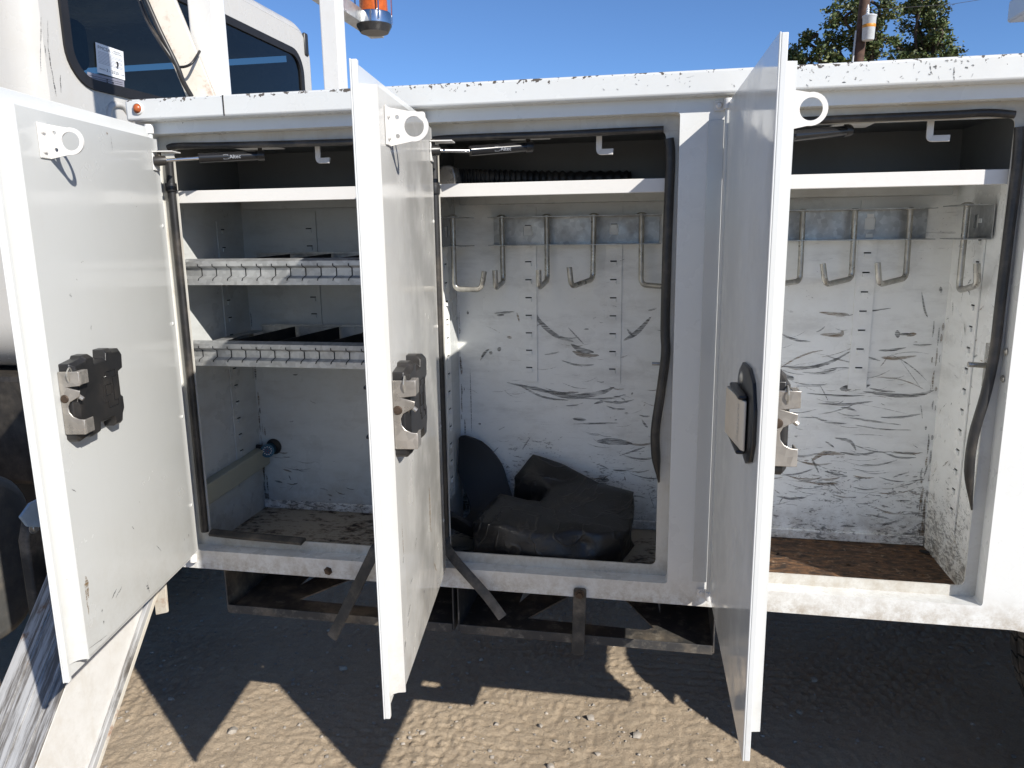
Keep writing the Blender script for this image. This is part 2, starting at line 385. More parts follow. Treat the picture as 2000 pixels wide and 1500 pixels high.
quads = np.stack([idx[:-1, :-1], idx[:-1, 1:], idx[1:, 1:], idx[1:, :-1]], -1).reshape(-1, 4)
me.vertices.add(nx*ny); me.vertices.foreach_set('co', np.stack([XX, YY, ZZ], -1).reshape(-1).astype(np.float32))
me.loops.add(quads.size); me.loops.foreach_set('vertex_index', quads.reshape(-1).astype(np.int32))
me.polygons.add(len(quads)); me.polygons.foreach_set('loop_start', np.arange(0, quads.size, 4, dtype=np.int32))
me.polygons.foreach_set('use_smooth', np.ones(len(quads), dtype=bool))
me.materials.append(M['ground']); me.update(calc_edges=True); me.validate()
go = bpy.data.objects.new('ground', me); COL.objects.link(go); go['kind'] = 'structure'

def rock(mb, c, r, seed, mat=0, flat=.6):
    q = random.Random(seed); vs = []; t = (1+5**.5)/2
    for v in ((-1, t, 0), (1, t, 0), (-1, -t, 0), (1, -t, 0), (0, -1, t), (0, 1, t), (0, -1, -t), (0, 1, -t), (t, 0, -1), (t, 0, 1), (-t, 0, -1), (-t, 0, 1)):
        k = r/1.9*q.uniform(.6, 1.15); vs.append((c[0]+v[0]*k*q.uniform(.8, 1.3), c[1]+v[1]*k, c[2]+v[2]*k*flat))
    mb.add(vs, [(0, 11, 5), (0, 5, 1), (0, 1, 7), (0, 7, 10), (0, 10, 11), (1, 5, 9), (5, 11, 4), (11, 10, 2), (10, 7, 6), (7, 1, 8), (3, 9, 4), (3, 4, 2), (3, 2, 6), (3, 6, 8), (3, 8, 9), (4, 9, 5), (2, 4, 11), (6, 2, 10), (8, 6, 7), (9, 8, 1)], mat)
gh = lambda x, y: float(gheight(np.array([x]), np.array([y]))[0])
gv = MB(); pts = []
for i in range(2600):
    x = rnd.uniform(-2.3, 1.6); y = .08+1.9*rnd.random()**1.2; pts.append((x, y, rnd.choice((.0022, .003, .004, .0055, .008))*rnd.uniform(.7, 1.2)))
hz = gheight(np.array([p[0] for p in pts]), np.array([p[1] for p in pts]))
for i, (x, y, r) in enumerate(pts): rock(gv, (x, y, hz[i]+r*.15), r, i)
tag(gv.build('gravel', 'stone', smooth=50), 'loose fine gravel strewn over the dusty dirt under the truck', 'gravel', kind='stuff')
for i, (px, py, r) in enumerate(((455, 1432, .017), (1155, 1403, .016), (826, 1424, .012), (1168, 1472, .010), (1245, 1437, .017), (1055, 1415, .010), (670, 1305, .016), (336, 1370, .014), (970, 1411, .010), (940, 1285, .012), (800, 1435, .008), (1130, 1400, .009), (485, 1442, .010), (585, 1412, .010), (1075, 1495, .013), (1380, 1180, .010), (1590, 1330, .014), (1560, 1390, .012))):
    p = onZ(px, py, 0); b = MB(); rock(b, (0, 0, 0), r, 900+i, flat=.7)
    o = b.build('stone', 'stone', smooth=40); o.location = (p.x, p.y, gh(p.x, p.y)+r*.25)
    tag(o, 'small pale grey stone lying loose on the dusty dirt', 'stone', 'loose stones on the dirt')

# ================================================================== THE TRUCK
truck = tag(empty('utility_truck', (0, 0, 0)), 'white utility service truck with its side compartment doors standing open', 'truck')
Z = lambda z: z+G
D = .41                                     # compartment depth
# ---- side panel with three openings
OP = [(-1.150, -.605), (-.515, .0305), (.125, .671)]        # outer edges of the recessed openings
IN = [(-1.113, -.636), (-.478, .004), (.160, .648)]          # inner edges
ZO = (Z(.0485), Z(1.05)); ZI = (Z(.0725), Z(1.020))
def rect(x0, x1, y0, y1): return [(x0, y0), (x1, y0), (x1, y1), (x0, y1)]
outer = [(-1.175, Z(0)), (.735, Z(0)), (.760, Z(-.004)), (.775, Z(-.004)), (.84, Z(.13)), (.93, Z(.30)), (1.12, Z(.42)), (1.66, Z(.42)), (1.86, Z(.30)), (1.96, Z(0)), (4.2, Z(0)), (4.2, Z(1.09)), (-1.175, Z(1.09))]
v, f = plate(outer, [rrect(a, b, ZO[0], ZO[1], .006, 2) for a, b in OP], .042)
MB(lambda p, q, r: (p, .021+r, q)).add(v, f).build('side_panel', 'face', truck, bevel=.0035, smooth=35)
v, f = plate(rect(-1.17, .80, Z(.02), Z(1.075)), [rrect(a, b, ZI[0], ZI[1], .012, 3) for a, b in IN], .004)
MB(lambda p, q, r: (p, .042+r, q)).add(v, f).build('door_frame', 'frame', truck, bevel=.0012, smooth=35)
b = MB().box(-1.175, 4.2, -.030, .10, Z(1.075), Z(1.1215)); rail = b.build('top_rail', 'rail', truck, bevel=.006, segs=3, smooth=35)
MB().box(onY(436, 200, -.03).x-.0012, onY(436, 200, -.03).x+.0012, -.0312, -.029, Z(1.078), Z(1.120)).build('weld_seam', 'darkmetal', rail)
# body behind the compartments, frame rails
MB().box(-1.175, 4.2, .475, 1.92, Z(.03), Z(1.10)).build('body_deck', 'paint', truck, bevel=.01)
for y in (.80, 1.50): MB().box(-4.2, 4.2, y, y+.08, Z(-.02), Z(.028)).build('chassis_rail', 'darkmetal', truck)
MB().box(-1.175, -1.1715, .045, D+.03, Z(.005), Z(1.075)).build('bulkhead', 'paint', truck)

# ---- compartments
WX = [(-1.168, -.575), (-.545, .055), (.085, .686)]
FL = Z(.008); CE = Z(1.045)
T3 = .003
comps = []
for i, (x0, x1) in enumerate(WX):
    b = MB()
    b.box(x0-T3, x0, .046, D, FL-.004, CE).box(x1, x1+T3, .046, D, FL-.004, CE).box(x0, x1, .046, D, CE, CE+T3)
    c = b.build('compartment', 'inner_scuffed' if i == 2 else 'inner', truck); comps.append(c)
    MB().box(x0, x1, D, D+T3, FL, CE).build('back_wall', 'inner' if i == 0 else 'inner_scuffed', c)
    fl = MB()
    n = 26; vs = []; fs = []
    for jy in range(n+1):
        for jx in range(n+1): vs.append((x0+(x1-x0)*jx/n, .046+(D-.046)*jy/n, FL+(rnd.random()*.004 if 0 < jx < n else 0)))
    fs = [(jy*(n+1)+jx, jy*(n+1)+jx+1, (jy+1)*(n+1)+jx+1, (jy+1)*(n+1)+jx) for jy in range(n) for jx in range(n)]
    fl.add(vs, fs).build('floor_pan', 'floor_rust' if i == 2 else 'floor_mixed', c, smooth=180)
    b = MB().box(x0+.0005, x1-.0005, D-.003, D-.0002, Z(.928), CE-.0005).box(x0+.0003, x0+.003, .046, D-.0032, Z(.928), CE-.0005).box(x1-.003, x1-.0003, .046, D-.0032, Z(.928), CE-.0005).box(x0+.0032, x1-.0032, .046, D-.0032, CE-.003, CE-.0003); b.build('upper_shade_lining', 'inner_shade', c)  # lining added above the shelf; its dark colour paints in the shade there
    # skirting where the back wall is welded to the floor
    MB().box(x0+.002, x1-.002, D-.008, D-.0005, FL+.002, FL+.028).build('floor_flange', 'inner_scuffed', c, bevel=.003)
    # shelf: folded lip in front, ledge along the back
    b = MB().box(x0+.001, x1-.001, .050, .053, Z(.8995), Z(.9275)).box(x0+.001, x1-.001, .053, D-.001, Z(.9235), Z(.9265)).box(x0+.001, x1-.001, .053, .070, Z(.8995), Z(.902))
    b.build('shelf', 'bracket', c, bevel=.001)
    MB().box(x0+.02, x1-.02, D-.030, D-.001, Z(.893), Z(.9215)).build('shelf_ledge', 'inner', c, bevel=.002)
# loose debris on the rusty floor
b = MB()
for i in range(70): rock(b, (rnd.uniform(.12, .66), rnd.uniform(.07, .38), FL+.003), rnd.uniform(.002, .006), 3000+i, flat=.5)
b.build('rust_flakes', 'floor_rust', comps[2], kind='stuff')
p = onZ(1805, 1077, FL+.005); MB().lathe([(0, 0), (.011, 0), (.012, .0005)], (p.x, p.y, FL+.0045), (0, 0, 1), 20).build('drain_hole', 'dark', comps[2])

# ---- punched shelf tracks
def track(comp, xc, z0, z1, w=.044, side=None, zoff=.741):
    b = MB() if side is None else MB(lambda x, y, z: (side[0]+side[1]*(D-y), x, z))
    b.box(xc-w/2, xc+w/2, D-.004, D-.0008, z0, z1)
    z = Z(zoff)+.0475*8
    while z > z0+.02:
        if z < z1-.02:
            b.box(xc-.0085, xc+.0085, D-.0046, D-.0041, z+.0012, z+.0042, 1)
            b.prism([(xc-.0085, z-.0085), (xc+.0085, z-.0085), (xc+.0075, z+.001), (xc-.0075, z+.001)], D-.0085, D-.0047, lambda p, q, t: (p, t, q), 0)
        z -= .0475
    b.build('shelf_track', ['inner' if comp is comps[0] else 'inner_scuffed', 'dark'], comp, bevel=.0008)
track(comps[1], -.346, Z(.419), Z(.885)); track(comps[1], -.121, Z(.419), Z(.885))
track(comps[2], .495, Z(.419), Z(.885), zoff=.757); track(comps[2], .27, Z(.419), Z(.885))
track(comps[0], -.965, Z(.45), Z(.885)); track(comps[0], -.72, Z(.45), Z(.885))
track(comps[0], .30, Z(.12), Z(.86), .05, (WX[0][0], 1)); track(comps[1], .29, Z(.12), Z(.86), .05, (WX[1][0], 1)); track(comps[2], .24, Z(.12), Z(.86), .05, (WX[2][1], -1))

# ---- hook rails and hooks
def hook_rail(comp, x0, x1, zt, zb, slots, T=None):
    yb = D-.006
    v, f = plate(rect(x0, x1, zb, zt), [rrect(s-.012, s+.012, zb+.022, zb+.050, .003, 2) for s in slots], .002)
    b = MB(T); b.add([(p, yb+r, q) for p, q, r in v], f)
    b.box(x0-.004, x1+.004, yb-.058, yb-.001, zt, zt+.002).box(x0-.004, x1+.004, yb-.058, yb-.001, zb-.002, zb)
    return b.build('hook_rail', 'galv', comp)
hook_rail(comps[1], -.437, -.005, Z(.858), Z(.789), (-.346, -.121))
hook_rail(comps[2], .135, .622, Z(.862), Z(.793), (.27, .495))
hook_rail(comps[1], .24, .36, Z(.858), Z(.789), (.30,), lambda x, y, z: (WX[1][0]+(D-y), x, z))
hook_rail(comps[2], .175, .30, Z(.864), Z(.795), (.265,), lambda x, y, z: (WX[2][1]-(D-y), x, z))
def hook(comp, top, bend, out, tip, r=.0068):
    b = MB(); path = round_path([top, bend, out, tip], .017, 6); b.tube(path, r, 10)
    b.lathe([(0, .006), (.006, .0055), (.0125, .002), (.0125, 0), (.006, -.001)], top, (0, 0, 1), 14)
    b.build('hook', 'steel', comp, smooth=50)
HY = D-.040
def hk(comp, xt, yt, xb, yb, xo, yo, xp, yp, yout, Yr=HY):
    t = onY(xt, yt, Yr); bd = onY(xb, yb, Yr); t.z = Z(.8605)
    o = onY(xo, yo, yout); pt = onY(xp, yp, yout); pt.z = max(pt.z, o.z+.03); hook(comp, t, bd, o, pt)
hk(comps[1], 980, 428, 983, 551, 968, 563, 967, 528, HY-.10)
hk(comps[1], 1068, 428, 1069, 548, 1053, 562, 1052, 527, HY-.10)
hk(comps[1], 1160, 425, 1158, 545, 1116, 560, 1112, 522, HY-.085)
hk(comps[1], 1253, 423, 1252, 556, 1300, 560, 1300, 540, HY-.03)
hk(comps[2], 1568, 415, 1562, 549, 1512, 556, 1508, 520, HY-.08)
hk(comps[2], 1670, 413, 1663, 544, 1612, 556, 1607, 515, HY-.085)
hk(comps[2], 1778, 411, 1769, 543, 1717, 556, 1714, 513, HY-.085)
def hkx(comp, X, pts):                       # hooks hanging on the side rails
    P = [onX(x, y, X+dx) for x, y, dx in pts]; hook(comp, *P)
hook(comps[1], Vector((WX[1][0]+.036, .255, Z(.8605))), Vector((WX[1][0]+.036, .255, Z(.683))), onY(940, 566, .255), onY(946, 530, .255))
hook(comps[2], Vector((WX[2][1]-.038, .235, Z(.866))), Vector((WX[2][1]-.038, .235, Z(.681))), onY(1909, 557, .16), onY(1908, 515, .16))

# ---- galvanised trays in the first compartment
def tray(zt, zb, nsl, off, dividers):
    c = comps[0]; x0, x1 = WX[0][0]+.035, WX[0][1]-.01; yf = .062; h = zt-zb
    prof = [(yf+.016, zt+.002), (yf, zt-.004), (yf, zt-.015), (yf+.010, zt-.021), (yf+.010, zb+.021), (yf, zb+.015), (yf, zb), (yf+.30, zb), (yf+.30, zb+.002), (yf+.002, zb+.002), (yf+.002, zb+.0155), (yf+.0122, zb+.0215), (yf+.0122, zt-.0215), (yf+.002, zt-.0155), (yf+.002, zt-.0045), (yf+.017, zt+.0005)]
    b = MB().prism(prof, x0, x1, lambda p, q, t: (t, p, q)); t = b.build('shelf_tray', 'galv', c)
    b = MB(); k = 0; x = x0+.012+off
    while x < x1-.02:
        w = .0013
        pts = [(zt-.010, yf-.0006), (zt-.0155, yf-.0006), (zt-.0215, yf+.0094), (zb+.0215, yf+.0094), (zb+.0155, yf-.0006), (zb+.010, yf-.0006)]
        off2 = [0, 0, .004, .004, 0, -.002]
        vs = []
        for (z, y), q in zip(pts, off2): vs += [(x+q-w, y, z), (x+q+w, y, z)]
        b.add(vs, [(2*j, 2*j+1, 2*j+3, 2*j+2) for j in range(5)]); x += .0385
    b.build('tray_slot', 'dark', c, recalc=False, kind='stuff')
    MB().box(x0+.03, x1, yf+.298, yf+.301, zb, zt+.008).box(x0+.03, x1, yf+.285, yf+.2975, zt+.004, zt+.006).build('tray_back', 'galv', c)
    for xd, sk in dividers:
        b = MB(); b.add([(xd, yf+.02, zb+.003), (xd+sk, yf+.285, zb+.003), (xd+sk, yf+.285, zt+.004), (xd, yf+.02, zt-.003), (xd+.004, yf+.02, zb+.003), (xd+sk+.004, yf+.285, zb+.003), (xd+sk+.004, yf+.285, zt+.004), (xd+.004, yf+.02, zt-.003)], [(0, 1, 2, 3), (4, 7, 6, 5), (0, 3, 7, 4), (1, 5, 6, 2), (3, 2, 6, 7), (0, 4, 5, 1)])
        b.build('tray_divider', 'darkmetal', c)
    MB().box(x0-.002, x0+.03, yf+.018, yf+.30, zt-.012, zt-.010).box(x0-.002, x0, yf+.018, yf+.30, zb, zt-.010).build('tray_rail', 'galv', c)
tray(Z(.767), Z(.707), 11, .028, ((-1.02, .02), (-.90, .02), (-.78, .02)))
tray(Z(.568), Z(.509), 11, .010, ((-1.05, .05), (-.93, .06), (-.80, .06)))

# ---- wiring trunk and round connector in the first compartment
x0 = WX[0][0]
pa = onX(400, 960, x0+.03).z; 
b = MB(); b.add([(x0+.001, .046, Z(.135)), (x0+.030, .046, Z(.135)), (x0+.030, .046, Z(.190)), (x0+.001, .046, Z(.190)), (x0+.001, D-.004, Z(.150)), (x0+.030, D-.004, Z(.150)), (x0+.030, D-.004, Z(.205)), (x0+.001, D-.004, Z(.205))], [(0, 1, 2, 3), (4, 7, 6, 5), (0, 4, 5, 1), (1, 5, 6, 2), (2, 6, 7, 3), (3, 7, 4, 0)])
b.build('wiring_trunk', 'cream', comps[0], bevel=.003)
p = onY(535, 872, D-.004)
MB().lathe([(0, 0), (.024, 0), (.024, .002), (.019, .002)], p, (0, -1, 0), 26).build('grommet', 'rubber', comps[0], smooth=40)
q = p+Vector((-.004, -.03, -.004)); ax = Vector((.25, -1, .1)).normalized()
b = MB(); b.lathe([(0, -.028), (.018, -.028), (.0185, 0), (.020, 0), (.020, .006), (.016, .006), (.0155, .002), (0, .002)], q, ax, 24)
e = ax.orthogonal().normalized(); w = ax.cross(e)
for r_, n_, mt in ((.0115, 11, 1), (.0055, 5, 2)):
    for i in range(n_):
        a = 2*math.pi*i/n_; b.lathe([(.0016, .002), (.0016, .0045), (0, .0048)], q+(e*math.cos(a)+w*math.sin(a))*r_, ax, 7, mt)
b.build('connector_plug', ['blue', 'pin', 'redpin'], comps[0], smooth=40)
MB().tube(smooth_path([q-ax*.02, q+Vector((-.03, .01, .008)), q+Vector((-.055, .02, .004)), Vector((x0+.02, D-.03, Z(.205)))]), .006).build('connector_cable', 'rubber', comps[0], smooth=60)

# ---- strut plates, ceiling hooks, gas struts
for i, (xa, xb, yb) in enumerate(((468, 545, 291), (995, 1072, 273), (1622, 1698, 246))):
    a = onY(xa, yb, .12); bq = onY(xb, yb, .12); MB().box(a.x, bq.x, .055, .15, CE-.021, CE-.018).box((a.x+bq.x)/2-.012, (a.x+bq.x)/2+.012, .10, .13, CE-.0185, CE).build('strut_plate', 'bracket', comps[i], bevel=.001)
for i, (xa, ya, yb, xb) in enumerate(((622, 280, 314, 648), (1170, 262, 297, 1198), (1815, 232, 271, 1851))):
    Yh = .075; a = onY(xa, yb, Yh); e_ = onY(xb, yb, Yh)
    b = MB(); b.sweep(round_path([(a.x, Yh, CE-.0005), (a.x, Yh, a.z), (e_.x, Yh-.012, e_.z)], .006, 4), [(-.006, -.0018), (.006, -.0018), (.006, .0018), (-.006, .0018)], up=(0, 1, 0)); b.build('ceiling_hook', 'bracket', comps[i], smooth=40)
def strut(i, p0, p1, p2, lab):
    A = onY(*p0); B = onY(*p1); Cc = onY(*p2); ax = (Cc-A).normalized()
    o = MB().tube([B, Cc], .0105, 16).build('gas_strut', 'strut', truck, smooth=50)
    MB().tube([A, B], .0036, 10).build('piston_rod', 'strutrod', o, smooth=50)
    MB().lathe([(0, -.012), (.010, -.012), (.011, 0), (.010, .013), (0, .014)], A, ax, 14).build('strut_end', 'blackplastic', o, smooth=50)
    MB().lathe([(0, -.004), (.010, -.004), (.012, 0), (.012, .012), (0, .013)], Cc, ax, 14).build('strut_end', 'blackplastic', o, smooth=50)
    MB().tube([Cc+ax*.004, Cc+ax*.004+Vector((0, 0, .025))], .005, 8).build('ball_stud', 'darkmetal', o, smooth=50)
    MB().tube([A, A+Vector((0, 0, .022))], .004, 8).build('ball_stud', 'darkmetal', o, smooth=50)
    if lab:
        v, f = text('Altec', .0115); v2, f2 = plate(rect(-.0125, -.002, -.001, .0095), [rect(-.0115, -.003, 0, .0085), ], .0002)
        m_ = B.lerp(Cc, .50); side = Vector((0, -1, 0)); side = (side-ax*side.dot(ax)).normalized(); up = ax.cross(side); up = up if up.z > 0 else -up
        b = MB(lambda p, q, r: m_+ax*p+up*(q-.005)+side*(.0110-(abs(q-.005)**2)*40)); b.add(v, f); b.add(v2, f2)
        b.add(*text('A', .010)) if False else None
        b.build('strut_lettering', 'print', o, recalc=False)
strut(0, (312, 314, -.055), (388, 309, -.012), (505, 304, .060), True)
strut(1, (846, 294, -.055), (918, 295, -.012), (1028, 287, .060), True)
strut(2, (1490, 270, -.055), (1548, 266, -.012), (1650, 256, .060), False)

# ---- rubber door seals
prof_seal = [(.0100*math.cos(a), .0085*math.sin(a)) for a in [2*math.pi*i/12 for i in range(12)]]
YS = .033
def seal(i, pts, **kw): return MB().sweep(smooth_path(pts, 5), prof_seal, up=(0, -1, 0), **kw).build('door_seal', 'rubber', comps[i], smooth=60)
def P(x, y, Y): return onY(x, y, Y)
zt = Z(1.008)
# first: left jamb, top
x = IN[0][0]-.010
seal(0, [(x-.001, YS, Z(.085)), (x, YS, Z(.4)), (x, YS, Z(.7)), (x, YS, Z(.96)), (x+.002, YS, zt-.012)])
seal(0, [P(328, 289, YS), P(345, 285, YS), P(420, 284, YS), P(560, 281, YS), P(692, 277, YS), (IN[0][1]-.005, YS, onY(692, 277, YS).z)], scales=[.72]*99)
x2 = IN[0][1]+.005
b = MB().sweep(smooth_path([(x2, YS, zt-.01), (x2, YS, Z(.5)), (x2, YS, Z(.16)), (x2, .02, Z(.085)), P(738, 1070, -.008), P(724, 1096, -.022), P(690, 1165, -.030), P(651, 1243, -.034)], 6), [(.013, .004), (.013, .008), (0, .010), (-.013, .008), (-.013, .004), (0, .002)], up=(0, -1, 0)); b.build('door_seal', 'rubber_dusty', comps[0], smooth=60)
a0 = onY(412, 1052, .028); a1 = onY(590, 1066, .012)
MB().sweep(smooth_path([(a0.x, .03, Z(.085)), (a0.x+.08, .027, Z(.083)), (a1.x-.03, .022, Z(.0815)), (a1.x, .018, Z(.082))], 5), [(.010, -.004), (.010, .003), (0, .006), (-.012, .003), (-.012, -.004)], up=(0, -.3, 1)).build('seal_offcut', 'rubber_dusty', comps[0], smooth=60)
# second: a hanging end, left jamb, top, right jamb bulging loose
x = IN[1][0]-.010
seal(1, [(x-.001, YS, Z(.10)), (x, YS, Z(.4)), (x, YS, Z(.7)), (x, YS, Z(.95)), (x+.001, YS, zt-.014)])
seal(1, [P(846, 273, YS), P(880, 270, YS), P(980, 266, YS), P(1100, 262, YS), P(1200, 257, YS), P(1296, 253, YS)], scales=[.72]*99)
MB().sweep(smooth_path([(x, YS, Z(.112)), P(872, 1066, .022), P(886, 1090, -.004), P(912, 1120, -.020), P(950, 1163, -.026), P(981, 1205, -.028)], 6), [(.011, .000), (.011, .005), (0, .008), (-.011, .005), (-.011, .000)], up=(0, -1, 0)).build('seal_end', 'rubber_dusty', comps[1], smooth=60)
xr = IN[1][1]+.008
seal(1, [(xr-.002, YS, zt-.004), (xr+.002, YS, Z(.96)), (xr, YS, Z(.8)), (xr, YS, Z(.62)), P(1300, 690, .030), P(1290, 770, .028), P(1280, 840, .026), P(1281, 890, .028), P(1287, 942, .034)], scales=[1]*36+[.9, .7, .45, .3, .2])
# third: top and right jamb, loose below
xr = IN[2][1]+.008
seal(2, [P(1440, 241, YS), P(1560, 236, YS), P(1700, 230, YS), P(1850, 224, YS), P(1930, 220, YS), P(1982, 224, YS)], scales=[.72]*99)
seal(2, [(xr-.002, YS, zt-.006), (xr+.001, YS, Z(.93)), (xr-.001, YS, Z(.8)), (xr-.002, YS, Z(.66)), P(1942, 690, .030), P(1925, 770, .028), P(1902, 850, .026), P(1893, 920, .028), P(1898, 996, .034)], scales=[1]*36+[.9, .7, .45, .3, .2])
for i, (xx, zz) in enumerate(((IN[0][0]-.010, Z(.935)), (IN[1][0]-.010, Z(.915)))):
    MB().lathe([(.0126, -.009), (.0130, -.005), (.0130, .005), (.0126, .009)], (xx, YS, zz), (0, 0, 1), 16).build('seal_clip', 'blackplastic', comps[i], smooth=40)

# ---- striker, bolts, strap on the panel
def bolt(p, ax, r, name='bolt', mat='bolt', parent=truck, h=.005):
    b = MB(); p = Vector(p); ax = Vector(ax).normalized()
    b.lathe([(0, h), (r*.55, h), (r*.62, h*.8), (r*.62, h*.25), (r, h*.25), (r, 0)], p, ax, 6 if mat == 'bolt' else 12); return b.build(name, mat, parent, smooth=25)
p = onY(641, 1115, 0); bolt((p.x, .0005, p.z), (0, -1, 0), .011, h=.009)
p = onY(1133, 1157, 0); q = onY(1129, 1276, 0)
b = MB(); L_ = (p-q).length; w = .0145; ang = math.atan2(q.x-p.x, p.z-q.z)
pl = rrect(-w, w, -L_, .013, .006, 4)
b.prism(pl, -.008, -.003, lambda a, c, t: (p.x+a*math.cos(ang)-c*math.sin(ang)*-1*0+(-c)*math.sin(ang), t, p.z+c*math.cos(ang))); st = b.build('steel_strap', 'rubber_dusty', truck, bevel=.001)
bolt((p.x, -.0085, p.z), (0, -1, 0), .012, parent=truck, h=.010)
for px, py in ((1962, 687), (1955, 740)):
    t = onY(px, py, .02); MB().lathe([(0, .003), (.004, .003), (.008, 0)], (OP[2][1]-.0022, .022, t.z), (-1, 0, 0), 12).build('rivet', 'steel', truck, smooth=40)
t = onY(1917, 715, .055)
b = MB().box(.652, .664, .050, .075, t.z-.045, t.z+.045).tube([(.655, .062, t.z), (.618, .062, t.z+.002)], .0055, 10); b.build('latch_striker', 'steel', truck, bevel=.001, smooth=40)
t = onY(1268, 711, .055); MB().box(.012, .03, .050, .072, t.z-.04, t.z+.04).tube([(.02, .06, t.z), (-.014, .06, t.z)], .004, 8).build('latch_striker', 'steel', truck, smooth=40)
p = onY(269, 212, -.031); b = MB(); b.lathe([(0, .010), (.004, .0095), (.0085, .006), (.0105, 0)], (p.x, -.0302, p.z), (0, -1, 0), 20); b.lathe([(.0105, 0), (.0105, .0035), (.0125, .0025), (.0135, 0)], (p.x, -.0302, p.z), (0, -1, 0), 20, 1); b.build('marker_lamp', ['amber_old', 'bracket'], truck, smooth=40)

# ---- doors
DOOR = [((-1.130, -.020), (-1.0355, -.556), 'door'), ((-.497, -.020), (-.430, -.556), 'door_dirty'), ((.121, -.020), (.1375, -.560), 'door')]
ZD = (Z(.040), Z(1.062))
def door(i):
    (hx, hy), (tx, ty), mat = DOOR[i]; U = Vector((tx-hx, ty-hy, 0)); wd = U.length; U.normalize(); N = Vector((-U.y, U.x, 0)); H = Vector((hx, hy, 0))
    F = lambda u, n, z: H+U*u+N*n+Vector((0, 0, z))
    z0, z1 = ZD
    d = MB(F).prism([(.006, z0), (wd, z0), (wd, z1), (.006, z1)], 0, .0025, lambda p, q, t: (p, t, q)).build('door', 'door_skin', truck, bevel=.001)
    # folded hem along the free edge
    b = MB(F).box(wd-.0025, wd, .0026, .011, z0+.001, z1-.001).box(wd-.010, wd-.0026, .0085, .011, z0+.001, z1-.001)
    b.build('hem', 'door_skin', d, bevel=.001)
    # inner pan, with the coved edge that runs down the free side
    zb, zt_ = Z(.066), Z(1.034); ue = wd-.036
    prof = [(ue+.026, .0028), (ue+.024, .0045), (ue+.012, .0065), (ue+.004, .011), (ue, .018), (ue-.002, .0300), (ue-.0055, .0300), (ue-.0065, .0262), (.045, .0262), (.042, .0250), (.018, .0250), (.014, .0225), (.013, .0028)]
    b = MB(F).prism(prof, zb, zt_, lambda p, q, t: (p, q, t)); b.build('inner_panel', mat, d, smooth=28)
    b = MB(F)
    for zz in (zb+.10, zb+.33, zb+.56, zb+.80): b.lathe([(0, .0272), (.003, .027), (.0045, .0252)], (0, 0, 0), (0, 0, 1), 10) if False else None
    for zz in (zb+.12, zb+.34, zb+.56, zb+.78):
        MB().lathe([(0, .0022), (.003, .0018), (.0048, 0)], F(.030, .0252, zz), N, 10).build('rivet', mat, d, smooth=40)
    # ring bracket
    uR = .425; zr = Z(.985)
    MB(F).box(uR, uR+.026, .0265, .0290, zr-.029, zr+.029).build('ring_bracket', 'bracket', d, bevel=.0015)
    for s_ in (-.016, .016): MB().lathe([(0, .004), (.004, .0035), (.0062, 0)], F(uR+.014, .0292, zr+s_), N, 12).build('rivet', 'bracket', d, smooth=40)
    ol = [(.0262, zr-.029), (.0262, zr+.029)]+[(.066+.0225*math.cos(a), zr+.0225*math.sin(a)) for a in [math.radians(100-200*k/14) for k in range(15)]]
    v, f = plate(ol, [circ(.066, zr, .0155), circ(.040, zr+.014, .0035, 10), circ(.040, zr-.014, .0035, 10)], .003)
    MB(lambda p, q, r: F(uR+r-.0015, p, q)).add(v, f).build('ring_plate', 'bracket', d, bevel=.0006, smooth=40)
    # strut bracket by the hinge
    MB(F).box(.022, .052, .0264, .029, Z(.966), Z(1.003)).box(.008, .052, .0264, .072, Z(1.004), Z(1.0065)).build('strut_bracket', 'bracket', d, bevel=.001)
    # latch housing
    uc, zc_ = .392, Z(.543)
    pl = [(-.085, .062), (-.078, .070), (-.050, .072), (-.046, .075), (-.024, .075), (-.022, .060), (.022, .060), (.024, .075), (.046, .075), (.050, .070), (.085, .066), (.088, -.068), (.082, -.074), (.050, -.072), (.046, -.075), (.026, -.075), (.022, -.058), (-.030, -.058), (-.034, -.075), (-.060, -.075), (-.064, -.060), (-.072, -.050), (-.072, -.025), (-.064, -.020), (-.064, .030), (-.082, .035)]
    lo = [(uc+a, zc_+c) for a, c in pl]; hi = [(uc+a*.90, zc_+c*.91) for a, c in pl]; n_ = len(lo)
    b = MB(F); vs = [(p, .0264, q) for p, q in lo]+[(p, .044, q) for p, q in lo]+[(p, .052, q) for p, q in hi]
    fs = [(k, (k+1) % n_, n_+(k+1) % n_, n_+k) for k in range(n_)]+[(n_+k, n_+(k+1) % n_, 2*n_+(k+1) % n_, 2*n_+k) for k in range(n_)]+[tuple(range(2*n_, 3*n_))]
    b.add(vs, fs); b.build('latch_housing', 'blackplastic', d, bevel=.0015, smooth=35)
    # raised outline emblem on the housing
    em = [(-.034, .022), (-.034, .034), (.0, .034), (.0, .026), (.012, .026), (.012, -.022), (.0, -.022), (.0, -.034), (-.034, -.034), (-.034, -.024), (-.022, -.024), (-.022, .022)]
    b = MB(F); b.tube([(uc-.012+a, .0522, zc_+c) for a, c in em], .0009, 5, closed=True, up=(0, 1, 0)); b.tube([(uc-.028+a, .0522, zc_+c) for a, c in ((0, -.010), (.020, -.010), (.020, .010), (0, .010))], .0008, 5, closed=True, up=(0, 1, 0)); b.build('emblem', 'strut', d)
    # rotary latch: notched plates standing out of the pan beside the housing
    ul = uc+.0890
    b = MB(F)
    jaw = [(.0270, .056), (.0640, .056), (.0640, .031), (.0400, .028), (.0620, .022), (.0600, .012), (.0420, .002), (.0380, -.006), (.0390, -.016), (.0450, -.024), (.0540, -.0285), (.0640, -.0295), (.0640, -.056), (.0270, -.056)]
    b.prism(jaw, ul, ul+.0030, lambda p, q, t: (t, p, zc_-.002+q))
    b.build('latch', 'latch', d, bevel=.0010, smooth=35)
